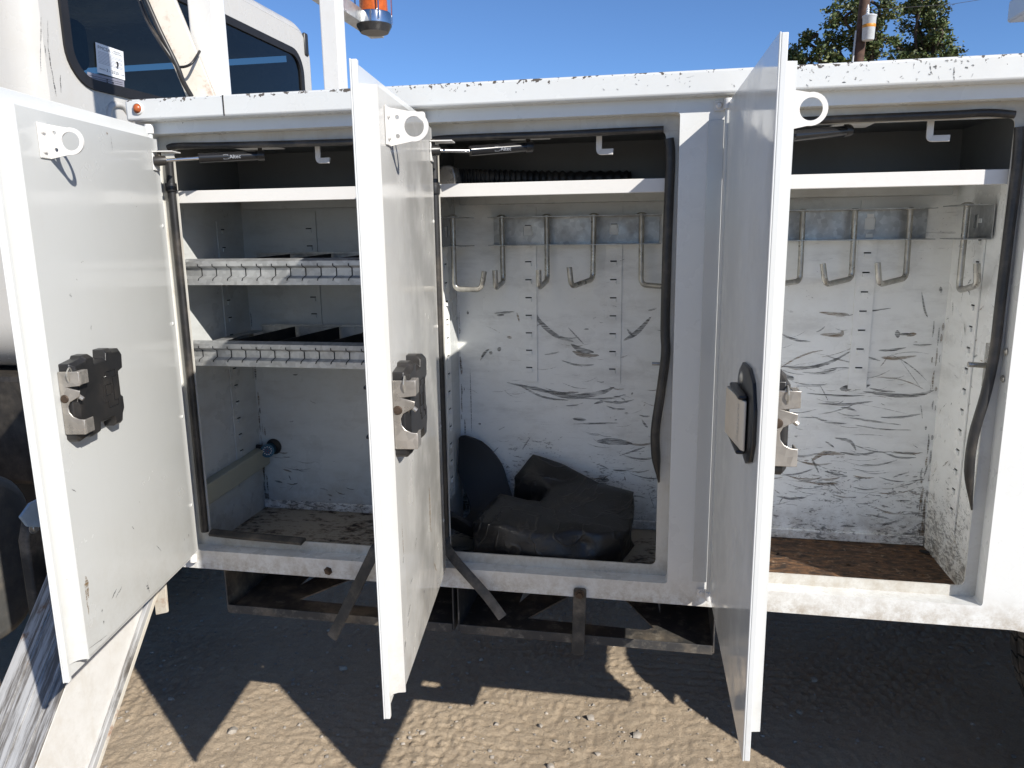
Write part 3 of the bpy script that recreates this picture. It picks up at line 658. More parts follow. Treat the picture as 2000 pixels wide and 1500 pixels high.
    MB(F).box(ul-.026, ul-.0005, .0610, .0640, zc_+.030, zc_+.0535).box(ul-.026, ul-.0005, .0530, .0608, zc_+.0515, zc_+.0535).build('latch_flange', 'latch', d, bevel=.0010)
    MB(F).box(ul-.026, ul-.0005, .0610, .0640, zc_-.0575, zc_-.032).build('latch_flange', 'latch', d, bevel=.0010)
    MB(F).prism([(.030, -.026), (.046, -.020), (.052, .010), (.044, .022), (.030, .024)], ul-.016, ul-.008, lambda p, q, t: (t, p, zc_+q)).build('latch_rotor', 'latch', d, bevel=.001)
    MB().lathe([(0, .0025), (.006, .002), (.0075, 0)], F(ul+.0031, .034, zc_+.006), U, 16).build('latch_pivot', 'bolt', d, smooth=40)
    MB().tube([F(ul-.004, .050, zc_+.014), F(ul-.004, .063, zc_+.004)], .0038, 8).build('latch_pin', 'latch', d, smooth=40)
    b = MB(); b.tube(smooth_path([F(ul+.004, .046, zc_+.036), F(ul+.008, .046, zc_+.050), F(ul-.002, .046, zc_+.060), F(ul-.008, .046, zc_+.052)], 5), .0014, 6); b.build('latch_spring', 'steel', d, smooth=50)
    # outer paddle handle
    uh, zh = .430, Z(.553)
    hp = [(-.092, .018), (-.076, .052), (-.044, .068), (.022, .070), (.064, .056), (.088, .022), (.090, -.026), (.070, -.058), (.032, -.072), (-.010, -.064), (-.064, -.040), (-.088, -.012)]
    b = MB(F); n_ = len(hp); vs = [(uh+a, -.0006, zh+c) for a, c in hp]+[(uh+a, -.005, zh+c) for a, c in hp]+[(uh+a*.88, -.0075, zh+c*.9) for a, c in hp]
    b.add(vs, [(k, (k+1) % n_, n_+(k+1) % n_, n_+k) for k in range(n_)]+[(n_+k, n_+(k+1) % n_, 2*n_+(k+1) % n_, 2*n_+k) for k in range(n_)]+[tuple(range(2*n_, 3*n_))])
    b.build('handle_plate', 'blackplastic', d, bevel=.0012, smooth=30)
    z_lo, z_hi = Z(.506), Z(.580)
    pf = [(.368, -.010), (.368, -.023), (.376, -.0265), (.478, -.0160), (.484, -.0125), (.484, -.010)]
    b = MB(F); b.prism(pf, z_lo, z_hi, lambda p, q, t: (p, q, t)); b.build('paddle_handle', 'beige', d, bevel=.0025, segs=3, smooth=35)
    MB(F).box(.372, .478, -.022, -.008, z_hi+.0005, z_hi+.007).build('handle_hinge', 'blackplastic', d, bevel=.003)
    MB(F).box(.372, .478, -.022, -.008, z_lo-.007, z_lo-.0005).build('handle_hinge', 'blackplastic', d, bevel=.003)
    MB().lathe([(0, .003), (.004, .003), (.008, .002), (.010, 0)], F(.40, -.0075, zh+.046), -N, 16).build('key_lock', 'steel', d, smooth=40)
    v, f = text('FLAMTEC', .0135); b = MB(lambda p, q, r: F(.455+q, -.0186-(.004-.103*q)*.0-.0002+.103*q, z_hi-.008-p)); b.add(v, f); b.build('handle_lettering', 'letter', d, recalc=False)
    # hinge: long knuckle, end brackets bolted to the body
    hb = MB().tube([(hx, hy+.004, z0+.004), (hx, hy+.004, z1-.004)], .0065, 12).build('hinge_knuckle', mat, d, smooth=50)
    b = MB().box(hx-.036, hx-.006, -.0035, -.0005, z0+.02, z1-.03); b.build('hinge_leaf', mat, d, bevel=.0008)
    for zz, s_ in ((z1-.004, 1), (z0-.006, -1)):
        MB().box(hx-.026, hx-.006, -.006, -.0036, zz-.010, zz+.010).lathe([(.0, .011), (.0085, .011), (.0095, .009), (.0095, -.009), (0, -.009)], (hx, hy+.004, zz), (0, 0, 1), 16).build('hinge_bracket', 'bracket', d, bevel=.0008, smooth=40)
        MB().lathe([(0, .004), (.0045, .0035), (.0068, 0)], (hx-.017, -.006, zz), (0, -1, 0), 14).build('bolt', 'bracket', d, smooth=40)
    return d
doors = [door(i) for i in range(3)]

# ---- headache rack: posts, brace, beacon on its arm
ztop = 3.0
a = onY(378, 150, .08); c_ = onY(426, 150, .08)
MB().box(a.x, c_.x, .08, .135, Z(1.10), ztop).build('rack_post', 'paint', truck, bevel=.004)
a = onY(628, 100, .60); c_ = onY(661, 100, .60)
post2 = MB().box(a.x, c_.x, .60, .66, Z(1.10), ztop).build('rack_post', 'paint', truck, bevel=.004)
a = onY(393, 186, .05); c_ = onY(307, -20, .02); c_ = a+(c_-a)*1.9
b = MB(); b.sweep([a-(c_-a).normalized()*.02, c_], [(.030*math.sqrt(2)*math.cos(math.radians(k)), .030*math.sqrt(2)*math.sin(math.radians(k))) for k in (20, 110, 200, 290)], up=(0, -1, 0)); br = b.build('diagonal_brace', 'brace', truck, bevel=.004)
ax = (c_-a).normalized()
b = MB(); b.tube(smooth_path([onY(280, -12, -.03), onY(312, 60, -.03), onY(345, 127, -.02), onY(358, 160, -.01), onY(374, 188, .01)]), .0055, 8).tube(smooth_path([onY(268, -12, -.02), onY(288, 40, -.02), onY(315, 85, -.03), onY(345, 128, -.02)]), .0045, 8); b.build('cable', 'rubber', br, smooth=50)
b = MB(); m_ = onY(368, 118, .0); b.tube(smooth_path([onY(345, 131, -.005), onY(362, 130, -.012), onY(376, 122, -.010), onY(390, 100, .02)]), .003, 8); b.build('cable_tie', 'rubber', br, smooth=50)
X2 = c_.x
xb = post2.data.vertices[0].co.x
A1 = onX(742, 62, -1.0); arm_x = -1.0
y_end = A1.y; z_arm = onX(750, 80, -1.0).z
MB().box(-1.035, -.985, .66, y_end, z_arm, z_arm+.045).build('beacon_arm', 'galv', truck, bevel=.002)
# beacon beside the arm's end
bc = Vector((-.96, y_end-.17, z_arm+.050))
pc = onY(731, 52, bc.y); bc = Vector((pc.x, bc.y, pc.z)); R_ = abs(onY(763, 40, bc.y).x-onY(698, 40, bc.y).x)/2
b = MB(); b.lathe([(0, -.02), (R_*.8, -.02), (R_, .0), (R_, .004)], bc, (0, 0, 1), 28).build('beacon_base', 'blackplastic', truck, smooth=40)
bb = MB().lathe([(R_, .0045), (R_*1.0, .035), (R_*.97, .040), (R_*.9, .042)], bc, (0, 0, 1), 28).build('beacon_collar', 'strutrod', truck, smooth=40)
b = MB(); prf = []
for k in range(12): prf += [(R_*.82-.001*k*.4, .043+k*.011), (R_*.80-.001*k*.4, .043+k*.011+.007)]
prf += [(R_*.6, .19), (0, .20)]
b.lathe(prf, bc, (0, 0, 1), 28); b.build('beacon_lens', 'amber', truck, smooth=60)
b = MB()
for k in range(4):
    a_ = math.radians(35+90*k); e = Vector((math.cos(a_), math.sin(a_), 0)); b.tube([bc+e*(R_*1.06)+Vector((0, 0, .012)), bc+e*(R_*1.06)+Vector((0, 0, .20)), bc+e*(R_*.3)+Vector((0, 0, .235))], .0028, 6)
b.build('beacon_cage', 'strutrod', truck, smooth=50)
# boom bracket at the upper right
p = onY(1965, 46, .55)
b = MB(); b.box(p.x, p.x+.5, .05, .55, p.z, p.z+.05); b.prism([(0, .05), (.5, .05), (.5, .5), (.05, .5)], .10, .50, lambda u, q, t: (p.x+.01+u, t, p.z+q)); b.build('boom_cradle', 'paint', truck, bevel=.006)

# ---- cab
XC = -1.8
cab = empty('cab'); cab.parent = truck
def prof_at(ins):
    return rrect(.42+ins, 2.36-ins, Z(.40)+ins, Z(1.88)-ins, .17-ins*.6, 8)
secs = [(XC, .062), (XC-.012, .040), (XC-.035, .018), (XC-.08, .004), (XC-.16, 0), (XC-1.5, 0)]
b = MB(); rings = [[(x, p, q) for p, q in prof_at(i_)] for x, i_ in secs]; n_ = len(rings[0]); fs = []
far = [k for k in range(n_) if prof_at(0)[k][0] > 2.3]
for s_ in range(len(rings)-1):
    for k in range(n_):
        k2 = (k+1) % n_
        if s_ == len(rings)-2 and rings[-1][k][1] > 2.355 and rings[-1][k2][1] > 2.355: continue
        fs.append((s_*n_+k, s_*n_+k2, (s_+1)*n_+k2, (s_+1)*n_+k))
b.add([v_ for r_ in rings for v_ in r_], fs); b.build('cab_shell', 'cab', cab, smooth=40)
W0 = (.565, 2.20, Z(1.290), Z(1.715))
v, f = plate(prof_at(.062), [rrect(*W0, .11, 8)], .012)
MB(lambda p, q, r: (XC-.006+r-.0005, p, q)).add(v, f).build('rear_wall', 'cab', cab, smooth=35)
v, f = plate(rrect(W0[0]-.004, W0[1]+.004, W0[2]-.004, W0[3]+.004, .114, 8), [rrect(W0[0]+.028, W0[1]-.028, W0[2]+.028, W0[3]-.028, .085, 8)], .014)
MB(lambda p, q, r: (XC+.001+r, p, q)).add(v, f).build('window_seal', 'cleanrubber', cab, bevel=.003, smooth=35)
v, f = plate(rrect(W0[0]+.012, W0[1]-.012, W0[2]+.012, W0[3]-.012, .10, 8), [], 0)
MB(lambda p, q, r: (XC-.001+r, p, q)).add(v, f).build('rear_window', 'glass', cab, recalc=False)
v, f = plate(rect(XC-1.5, XC-.08, Z(.57), Z(1.71)), [rrect(XC-1.25, XC-.70, Z(1.20), Z(1.56), .10, 6)], .01)
MB(lambda p, q, r: (p, 2.355+r, q)).add(v, f).build('far_side', 'cab', cab)
v, f = plate([(p, q) for p, q in prof_at(.0)], [rrect(.55, 2.23, Z(1.12), Z(1.72), .12, 6)], .01)
MB(lambda p, q, r: (XC-1.5+r, p, q)).add(v, f).build('windscreen_frame', 'cab', cab)
b = MB()
for ys in (.68, 1.55):
    b.box(XC-.40, XC-.26, ys, ys+.5, Z(.75), Z(1.40)); b.box(XC-.36, XC-.28, ys+.13, ys+.37, Z(1.42), Z(1.60)); b.box(XC-.9, XC-.41, ys, ys+.5, Z(.75), Z(.9))
b.build('seat_row', 'seat', cab, bevel=.04, segs=3, smooth=50)
# pressed swage on the cab back, seam, drip cap
p0 = onX(228, 205, XC)
MB().tube(smooth_path([(XC-.004, p0.y-.05, p0.z-.06), (XC-.002, p0.y-.03, p0.z-.01), (XC-.001, p0.y+.03, p0.z+.0), (XC-.002, p0.y+.08, p0.z-.05)]), .012, 8).build('pressed_rib', 'cab', cab, smooth=60)
p0 = onX(82, 20, XC-.02); MB().box(XC-.021, XC-.0155, p0.y-.002, p0.y+.002, Z(.9), Z(1.75)).build('panel_seam', 'darkmetal', cab)
pc = onX(597, 85, XC); MB().box(XC-.01, XC+.008, pc.y-.02, pc.y+.02, pc.z-.06, pc.z+.05).build('drip_cap', 'rubber', cab, bevel=.008, smooth=40)
# stickers behind the glass
def sticker(px, name, mat):
    q = [onX(x, y, XC+.0022) for x, y in px]; o = q[3]; ex = q[2]-q[3]; ez = q[0]-q[3]
    return (lambda u, w, r: o+ex*u+ez*w+Vector((.0004+r, 0, 0)))
Ts = sticker(((186, 82), (240, 99), (244, 157), (190, 141)), 's', 'paper')
b = MB(Ts); b.add([(0, 0, 0), (1, 0, 0), (1, 1, 0), (0, 1, 0)], [(0, 1, 2, 3)])
v, f = text('FMCSA -', .155); b.add([(x*.95+.06, y+.81, .0004) for x, y, z_ in v], f, 1)
v, f = text('PERIODIC', .07); b.add([(x*.9+.62, y+.87, .0004) for x, y, z_ in v], f, 1)
v, f = text('INSPECTION', .065); b.add([(x*.85+.62, y+.80, .0004) for x, y, z_ in v], f, 1)
v, f = text('MONTH', .06); b.add([(x+.08, y+.13, .0004) for x, y, z_ in v], f, 1)
v, f = text('3 - 2020', .15); b.add([(x*.9+.32, y+.11, .0004) for x, y, z_ in v], f, 1)
v, f = text('YEAR', .06); b.add([(x+.84, y+.13, .0004) for x, y, z_ in v], f, 1)
for k in range(9): b.add([(.06, .34+.048*k, .0003), (.62 if k % 3 == 2 else .94, .34+.048*k, .0003), (.62 if k % 3 == 2 else .94, .352+.048*k, .0003), (.06, .352+.048*k, .0003)], [(0, 1, 2, 3)], 2)
b.tube([(.70, .56, .0005), (.73, .50, .0005), (.73, .42, .0005), (.70, .36, .0005)], .006, 4, 1)
b.build('inspection_sticker', ['paper', 'ink', 'paper_grey'], cab, recalc=False)
Ts = sticker(((170, 140), (243, 160), (243, 178), (171, 162)), 's', 'paper_grey')
b = MB(Ts); b.add([(0, 0, 0), (1, 0, 0), (1, 1, 0), (0, 1, 0)], [(0, 1, 2, 3)])
for k in range(4): b.add([(.03, .18+.18*k, .0003), (.95, .18+.18*k, .0003), (.95, .22+.18*k, .0003), (.03, .22+.18*k, .0003)], [(0, 1, 2, 3)], 1)
for u, w in ((.5, .62), (.5, .36), (.66, .45)): b.add([(u, w, .0004), (u+.04, w, .0004), (u+.04, w+.16, .0004), (u, w+.16, .0004)], [(0, 1, 2, 3)], 1)
b.build('permit_sticker', ['paper_grey', 'ink'], cab, recalc=False)

MB().box(XC-1.6, XC+.02, .62, 2.1, .42, Z(.395)).build('underbody', 'cleanrubber', truck, bevel=.02)
MB().box(XC-.75, XC-.02, .44, .60, Z(.02), Z(.392)).build('cab_mount', 'darkmetal', truck, bevel=.02)
# ---- fuel tank, battery box and cap below the cab
XT = -1.66
zt0 = onX(10, 918, XT).z; zb0 = onX(40, 1235, XT).z; ye = onX(78, 1080, XT).y
b = MB(); pf = rrect(ye-.55, ye, zb0, zt0, .13, 8)
b.prism(pf, XT-.9, XT, lambda p, q, t: (t, p, q)); tank = b.build('fuel_tank', 'tankmat', truck, bevel=.03, segs=4, smooth=45)
v, f = plate(rrect(ye-.555, ye+.005, zb0-.005, zt0+.005, .134, 8), [rrect(ye-.549, ye-.001, zb0+.001, zt0-.001, .129, 8)], .05)
MB(lambda p, q, r: (XT-.16+r, p, q)).add(v, f).build('tank_strap', 'darkmetal', truck)
XB = -1.52; p0 = onX(48, 1020, XB); p1 = onX(150, 1190, XB)
b = MB(); pl = [(p0.y, p1.z-.1), (p0.y, p0.z-.05), (p0.y+.02, p0.z), (p0.y+.30, p0.z), (p0.y+.30, p1.z-.1)]
b.prism(pl, XB-.03, XB, lambda p, q, t: (t, p, q)); box_ = b.build('battery_box', 'rubber_dusty', truck, bevel=.006, smooth=35)
p = onX(66, 1030, XB); bolt((XB+.0005, p.y, p.z), (1, 0, 0), .016, parent=truck, mat='steel', h=.008)
p = onX(66, 997, XB+.02); b = MB(); pts = [(0, 0), (.03, .025), (.07, .03), (.10, .01), (.09, -.03), (.05, -.045), (.015, -.03)]
b.prism(pts, -.004, .004, lambda u, q, t: (XB+.02+t+u*.15, p.y-.045+u, p.z+q)); b.build('filler_flap', 'cloth', truck, bevel=.003)
b = MB().box(XT-.03, XT+.02, ye-.75, ye-.30, onX(10, 1190, XT).z-.05, onX(10, 1190, XT).z+.02); b.build('cab_step', 'paint', truck, bevel=.008)

# ---- outrigger leg between cab and body
yz0 = Vector((0, .30, Z(.50))); sl = Vector((0, -1, -1.147)).normalized(); top = Vector((0, -.283, Z(-.168)))
A_ = top-sl*.75; B_ = top+sl*((top.z-.045)/-sl.z); nrm = Vector((0, -1.147, 1)).normalized()*-1     # towards the underside
nrm = Vector((0, 1.147, -1)).normalized()
x0, x1 = -1.46, -1.30
def beam(x0, x1, t0, t1):
    c = []
    for e_ in (A_, B_):
        for x_, t_ in ((x0, t0), (x1, t0), (x1, t1), (x0, t1)): c.append((x_, e_.y+nrm.y*t_, e_.z+nrm.z*t_))
    return c, [(0, 1, 2, 3), (4, 7, 6, 5), (0, 4, 5, 1), (1, 5, 6, 2), (2, 6, 7, 3), (3, 7, 4, 0)]
leg = empty('outrigger_leg'); leg.parent = truck
v, f = beam(x0, x1, 0, .006); MB().add(v, f).build('top_plate', 'worn', leg, bevel=.002)
v, f = beam(x1-.006, x1, .0061, .195); MB().add(v, f).build('side_plate', 'legpaint', leg, bevel=.001)
v, f = beam(x0, x0+.006, .0061, .195); MB().add(v, f).build('side_plate', 'bracket', leg)
v, f = beam(x0, x1+.012, .1955, .208); MB().add(v, f).build('bottom_flange', 'brace', leg, bevel=.001)
v, f = beam(x1+.0005, x1+.012, .180, .1954); MB().add(v, f).build('edge_bar', 'worn', leg, bevel=.001)
for dx in (.04, .085, .125):
    v, f = beam(x0+dx, x0+dx+.007, -.004, -.0002); MB().add(v, f).build('wear_strip', 'worn', leg, bevel=.001)
MB().box(x0-.08, x1+.08, B_.y-.10, B_.y+.26, .004, .042).build('foot_pad', 'worn', leg, bevel=.008)
p = onY(312, 1155, .05)
b = MB(); b.prism([(0, -.07), (.05, -.06), (.055, .05), (0, .06)], .05, .058, lambda u, q, t: (p.x-.02+u*.7, t, p.z+q)); b.build('mount_tab', 'brace', truck, bevel=.001)

# ---- pad trays hanging under the body
zt_ = Z(-.117)
for (xa, xb) in ((-1.067, -.468), (-.458, .139)):
    xm = (xa+xb)/2; yd = .46
    h1 = [(xa+.155, .095), (xb-.155, .085), (xb-.135, .10), (xm+.06, .285), (xm-.02, .285)]
    h2 = [(xa+.12, .17), (xm-.12, .33), (xm-.12, .40), (xa+.12, .40)]
    h3 = [(xb-.12, .17), (xb-.12, .40), (xm+.16, .40), (xm+.16, .33)]
    v, f = plate(rect(xa, xb, .012, yd), [h1, h2, h3], .003)
    t = MB(lambda p, q, r: (p, q, zt_+r)).add(v, f).build('pad_tray', 'trayplate', truck)
    MB().box(xa+.004, xb-.004, .0085, .0115, zt_-.004, zt_+.018).build('tray_lip', 'trayplate', t, bevel=.001)
    for x_ in (xa, xb-.003): MB().box(x_, x_+.003, .012, yd, zt_+.0016, Z(.004)).build('tray_side', 'trayplate', t)
    MB().box(xa+.0035, xb-.0035, yd-.003, yd, zt_+.0016, Z(.02)).build('tray_rear', 'trayplate', t)

# ---- rear wheels (dual), near and far side
def wheel(yo, s_):
    wh = empty('wheel'); wh.parent = truck
    cx, R_, w = 1.435, .505, .245
    for k in range(2):
        y0 = yo+s_*k*.26; b = MB()
        cy = y0+s_*w/2
        pr = [(R_*.58, -w*.42), (R_*.62, -w*.46), (R_*.80, -w*.5), (R_*.93, -w*.47), (R_*.975, -w*.43), (R_*.985, -w*.40)]
        for g_ in (-.24, -.08, .08, .24): pr += [(R_*.985, w*(g_-.025)), (R_*.96, w*(g_-.018)), (R_*.96, w*(g_+.018)), (R_*.985, w*(g_+.025))]
        pr += [(a, -c) for a, c in pr[:6][::-1]]
        b.lathe(pr, (cx, cy, R_), (0, 1, 0), 96)
        nb = 64
        for row, (y_, ww) in enumerate(((-.335, .13), (-.16, .12), (0, .12), (.16, .12), (.335, .13))):
            for q in range(nb):
                a0 = 2*math.pi*(q+.5*(row % 2))/nb; a1 = a0+2*math.pi/nb*.86; sh = .15*2*math.pi/nb*(1 if row % 2 else -1)
                vs = []
                for rr in (R_*.98, R_*1.0):
                    for aa, yy in ((a0, -ww/2), (a1, -ww/2), (a1+sh, ww/2), (a0+sh, ww/2)): vs.append((cx+rr*math.cos(aa), cy+w*(y_+yy), R_+rr*math.sin(aa)))
                b.add(vs, [(4, 5, 6, 7), (0, 1, 5, 4), (1, 2, 6, 5), (2, 3, 7, 6), (3, 0, 4, 7)])
        b.build('tyre', 'tyre', wh, smooth=30)
        b = MB(); b.lathe([(R_*.60, -w*.40), (R_*.56, -w*.42), (R_*.54, -w*.30), (R_*.50, 0), (R_*.2, 0), (R_*.2, -.10), (0, -.10)], (cx, cy, R_), (0, s_, 0), 40); b.build('rim', 'paint', wh, smooth=35)
wheel(-.030, 1); wheel(2.43, -1)
MB().tube([(1.42, .2, .505), (1.42, 2.2, .505)], .09, 14).build('axle', 'darkmetal', truck, smooth=50)
b = MB(); b.sweep([(1.42+.585*math.cos(a), .255, .505+.585*math.sin(a)) for a in [math.radians(166-k*7) for k in range(20)]], [(-.20, -.002), (.20, -.002), (.20, .002), (-.20, .002)], up=(1, 0, 0)); b.build('sun_block_liner', 'rubber_dusty', truck)  # arch liner out of view, added to block sun passing over the tyre
fw = empty('wheel'); fw.parent = truck
for yy in (.28, 2.10):
    MB().lathe([(.30, -.12), (.45, -.13), (.50, -.10), (.505, 0), (.50, .10), (.45, .13), (.30, .12)], (-3.6, yy, .505), (0, 1, 0), 64).build('tyre', 'tyre', fw, smooth=40)
    MB().lathe([(.31, -.10), (.25, -.05), (0, -.05)], (-3.6, yy, .505), (0, 1, 0), 40).build('rim', 'paint', fw, smooth=40)

# ---- scuff marks worn into the compartment walls
def ribbon(b, pts, w, mat, Y=None, seed=0):
    P_ = smooth_path(pts, 6); n_ = len(P_); q = random.Random(seed); vs = []
    for i, p in enumerate(P_):
        t = (P_[min(i+1, n_-1)]-P_[max(i-1, 0)]).normalized(); e = Vector((-t.z, 0, t.x)); k = w*math.sin(math.pi*min(max((i+.15)/(n_-.7), .02), .98))**.8*q.uniform(.88, 1.1)/2
        vs += [p+e*k, p-e*k]
    b.add(vs, [(2*i, 2*i+1, 2*i+3, 2*i+2) for i in range(n_-1)], mat)
YR = D-.0012
sc = {0: MB(), 1: MB(), 2: MB()}
def mark(i, px, w, mat=0): ribbon(sc[i], [onY(x, y, YR) for x, y in px], w*1.2, mat, seed=int(px[0][0]+px[0][1]))
for px, w, m_ in ((((1037, 594), (1052, 625), (1085, 655), (1120, 667)), .010, 1), (((1115, 672), (1135, 684), (1160, 688)), .012, 0), (((1118, 686), (1140, 694), (1170, 694)), .010, 2),
                  (((1218, 665), (1245, 648), (1272, 618)), .010, 1), (((1180, 675), (1205, 672)), .005, 0), (((990, 747), (1040, 758), (1090, 768), (1130, 766)), .008, 1), (((1060, 762), (1110, 775), (1170, 768), (1200, 756)), .012, 1), (((1010, 750), (1060, 775), (1110, 782)), .005, 1), (((1140, 778), (1190, 778), (1222, 770)), .004, 1),
                  (((938, 704), (946, 690), (955, 682)), .006, 0), (((972, 680), (978, 684)), .011, 0), (((957, 692), (960, 686)), .008, 0), (((965, 612), (1005, 609)), .005, 0), (((970, 616), (985, 615)), .005, 0), (((990, 658), (1000, 660)), .006, 2), (((1265, 607), (1283, 602)), .004, 0), (((913, 607), (914, 614)), .005, 0), (((918, 720), (920, 790), (921, 845)), .0022, 0),
                  (((1165, 862), (1195, 862), (1235, 866)), .016, 1), (((1118, 818), (1145, 820)), .008, 0), (((1120, 828), (1165, 827), (1210, 826)), .004, 1), (((1170, 930), (1180, 936), (1190, 938)), .012, 0), (((1220, 807), (1227, 807)), .005, 0), (((1210, 890), (1240, 880), (1262, 872)), .004, 1), (((1020, 878), (1035, 855)), .003, 0), (((1110, 640), (1140, 672)), .003, 1)):
    mark(1, px, w, m_)
for px, w, m_ in ((((1525, 715), (1575, 718), (1620, 708), (1665, 684)), .007, 0), (((1525, 730), (1545, 739), (1550, 742)), .010, 0), (((1600, 610), (1640, 614), (1658, 614)), .008, 2), (((1602, 653), (1640, 654), (1645, 645)), .010, 2), (((1575, 768), (1640, 773), (1690, 772)), .004, 0), (((1685, 764), (1740, 772), (1790, 772), (1825, 762)), .009, 0), (((1595, 788), (1650, 790), (1705, 784)), .005, 1), (((1715, 684), (1740, 684), (1770, 679)), .005, 0), (((1720, 698), (1750, 700), (1790, 695)), .007, 2), (((1640, 760), (1665, 757)), .013, 0), (((1670, 760), (1700, 751)), .010, 0), (((1752, 645), (1754, 660)), .010, 0), (((1756, 653), (1780, 653)), .006, 0), (((1770, 655), (1790, 652)), .008, 2), (((1525, 928), (1560, 925), (1590, 915)), .004, 1), (((1610, 920), (1640, 928), (1655, 930)), .006, 0), (((1585, 900), (1610, 885), (1650, 888)), .010, 2), (((1585, 894), (1600, 925)), .004, 0), (((1720, 815), (1760, 815), (1800, 808)), .005, 1), (((1655, 815), (1700, 822), (1760, 830)), .004, 1), (((1670, 830), (1720, 838), (1780, 840)), .003, 1), (((1740, 884), (1790, 885)), .005, 0), (((1630, 855), (1660, 862), (1672, 880)), .007, 0), (((1760, 705), (1800, 760)), .0012, 0), (((1680, 610), (1740, 602)), .003, 0), (((1800, 570), (1806, 605), (1812, 620)), .004, 0), (((1837, 560), (1838, 572)), .006, 0), (((1610, 545), (1620, 560)), .004, 2)):
    mark(2, px, w, m_)
def rmarks(i, n_, x0, x1, z0, z1, lw, seed):
    q = random.Random(seed)
    for k in range(n_):
        x = q.uniform(x0, x1); z = z0+(z1-z0)*q.random()**1.3; l = q.uniform(*lw); a = q.gauss(0, .22) if q.random() < .78 else q.uniform(-1.4, 1.4); sag = q.uniform(-.1, .16)*l; w = q.choice((.0008, .0010, .0016, .0028, .0045))*q.uniform(.7, 1.5)
        P_ = [Vector((x+(t-.5)*l*math.cos(a), YR, z+(t-.5)*l*math.sin(a)-sag*(1-(2*t-1)**2))) for t in (0, .35, .7, 1)]
        if max(p.x for p in P_) > x1 or min(p.x for p in P_) < x0: continue
        ribbon(sc[i], P_, w, q.choice((0, 0, 1, 1, 2)), seed=k)
rmarks(2, 60, .20, .68, Z(.03), Z(.62), (.008, .075), 5); rmarks(2, 40, .2, .68, Z(.03), Z(.28), (.006, .05), 8); rmarks(2, 22, .30, .66, Z(.36), Z(.52), (.05, .13), 15)
rmarks(1, 40, -.53, .02, Z(.05), Z(.62), (.006, .05), 6); rmarks(1, 35, -.18, .03, Z(.05), Z(.42), (.006, .06), 9); rmarks(0, 40, -1.15, -.6, Z(.04), Z(.45), (.006, .035), 7)
q = random.Random(77)
for i, xs in ((2, (.676,)), (1, (-.538, .04)), (0, (-1.160,))):
    for xx in xs:
        for k in range(46):
            z = Z(.02)+.55*q.random()**2; l = q.uniform(.01, .05); x = xx+q.gauss(0, .006); x = min(max(x, WX[i][0]+.004), WX[i][1]-.004)
            ribbon(sc[i], [Vector((x, YR, z)), Vector((x+q.uniform(-.002, .002), YR, z+l*.5)), Vector((x, YR, z+l))], q.uniform(.0015, .006), q.choice((2, 2, 1)), seed=k)
for i, cx_, cz, sx, sz, n_ in ((2, .52, .43, .09, .05, 34), (2, .36, .46, .08, .04, 24), (2, .45, .24, .13, .05, 60), (2, .55, .15, .10, .05, 50), (2, .30, .12, .09, .05, 40), (1, -.20, .50, .06, .03, 14), (1, -.28, .40, .10, .02, 16), (1, -.07, .20, .06, .06, 46), (1, -.08, .34, .06, .03, 20), (0, -1.08, .12, .04, .06, 26)):
    for k in range(int(n_*.45)):
        x = q.gauss(cx_, sx); z = Z(q.gauss(cz, sz)); l = q.uniform(.012, .10); a = q.gauss(0, .14); w = q.choice((.001, .0015, .0025, .005, .008))*(.55+l*2.5)
        if not (WX[i][0]+.01 < x-l/2 and x+l/2 < WX[i][1]-.01 and z > Z(.03)): continue
        ribbon(sc[i], [Vector((x+(t-.5)*l, YR, z+(t-.5)*l*math.sin(a)-.08*l*(1-(2*t-1)**2))) for t in (0, .4, .7, 1)], w, q.choice((0, 0, 1, 2)), seed=k)
for i in range(3): sc[i].build('scuff_marks', ['scuff_dark', 'scuff_grey', 'scuff_brown'], comps[i], recalc=False, kind='stuff')
# wear on the door panels, the rail and the cab corner
def door_pt(i, x, y, n=.0269):
    (hx, hy), (tx, ty), _m = DOOR[i]; U = Vector((tx-hx, ty-hy, 0)).normalized(); N = Vector((-U.y, U.x, 0)); d_ = Vector(_ray((x, y))); o = Vector((hx, hy, 0))+N*n-Vector((CP[0], CP[1], 0))
    t = o.dot(N)/d_.dot(N); return Vector(CP)+d_*t, U, N
def flat_marks(name, parent, strokes, fn):
    b = MB(); q = random.Random(len(strokes))
    for (p0, p1, w, m_) in strokes:
        A, E, Nn = fn(*p0); B = fn(*p1)[0]; d_ = (B-A); side = d_.cross(Nn).normalized()*w/2
        vs = []
        for k in range(7):
            t = k/6; c_ = A.lerp(B, t)+side*q.uniform(-.6, .6); r_ = math.sin(math.pi*(.06+.88*t))**.7*q.uniform(.6, 1.2); vs += [c_+side*r_, c_-side*r_]
        b.add(vs, [(2*k, 2*k+1, 2*k+3, 2*k+2) for k in range(6)], m_)
    b.build(name, ['scuff_dark', 'scuff_grey', 'scuff_brown'], parent, recalc=False, kind='stuff')
d1m = [((168, 1125), (172, 1168), .010, 2), ((165, 1140), (174, 1200), .004, 2), ((218, 1170), (228, 1150), .003, 1), ((226, 1168), (238, 1146), .003, 1), ((199, 1190), (200, 1196), .004, 0), ((202, 1212), (203, 1219), .004, 0), ((286, 1143), (291, 1150), .006, 1), ((288, 1136), (292, 1158), .002, 0), ((135, 575), (140, 578), .005, 0), ((178, 635), (178, 645), .002, 0), ((305, 1065), (315, 1076), .002, 1), ((258, 1028), (262, 1034), .002, 1), ((140, 955), (148, 960), .002, 1), ((118, 870), (124, 915), .006, 2), ((216, 265), (220, 293), .0015, 1), ((208, 258), (211, 263), .004, 2), ((368, 1044), (369, 1048), .003, 0), ((360, 1052), (361, 1056), .003, 0), ((170, 1270), (210, 1240), .0015, 1)]
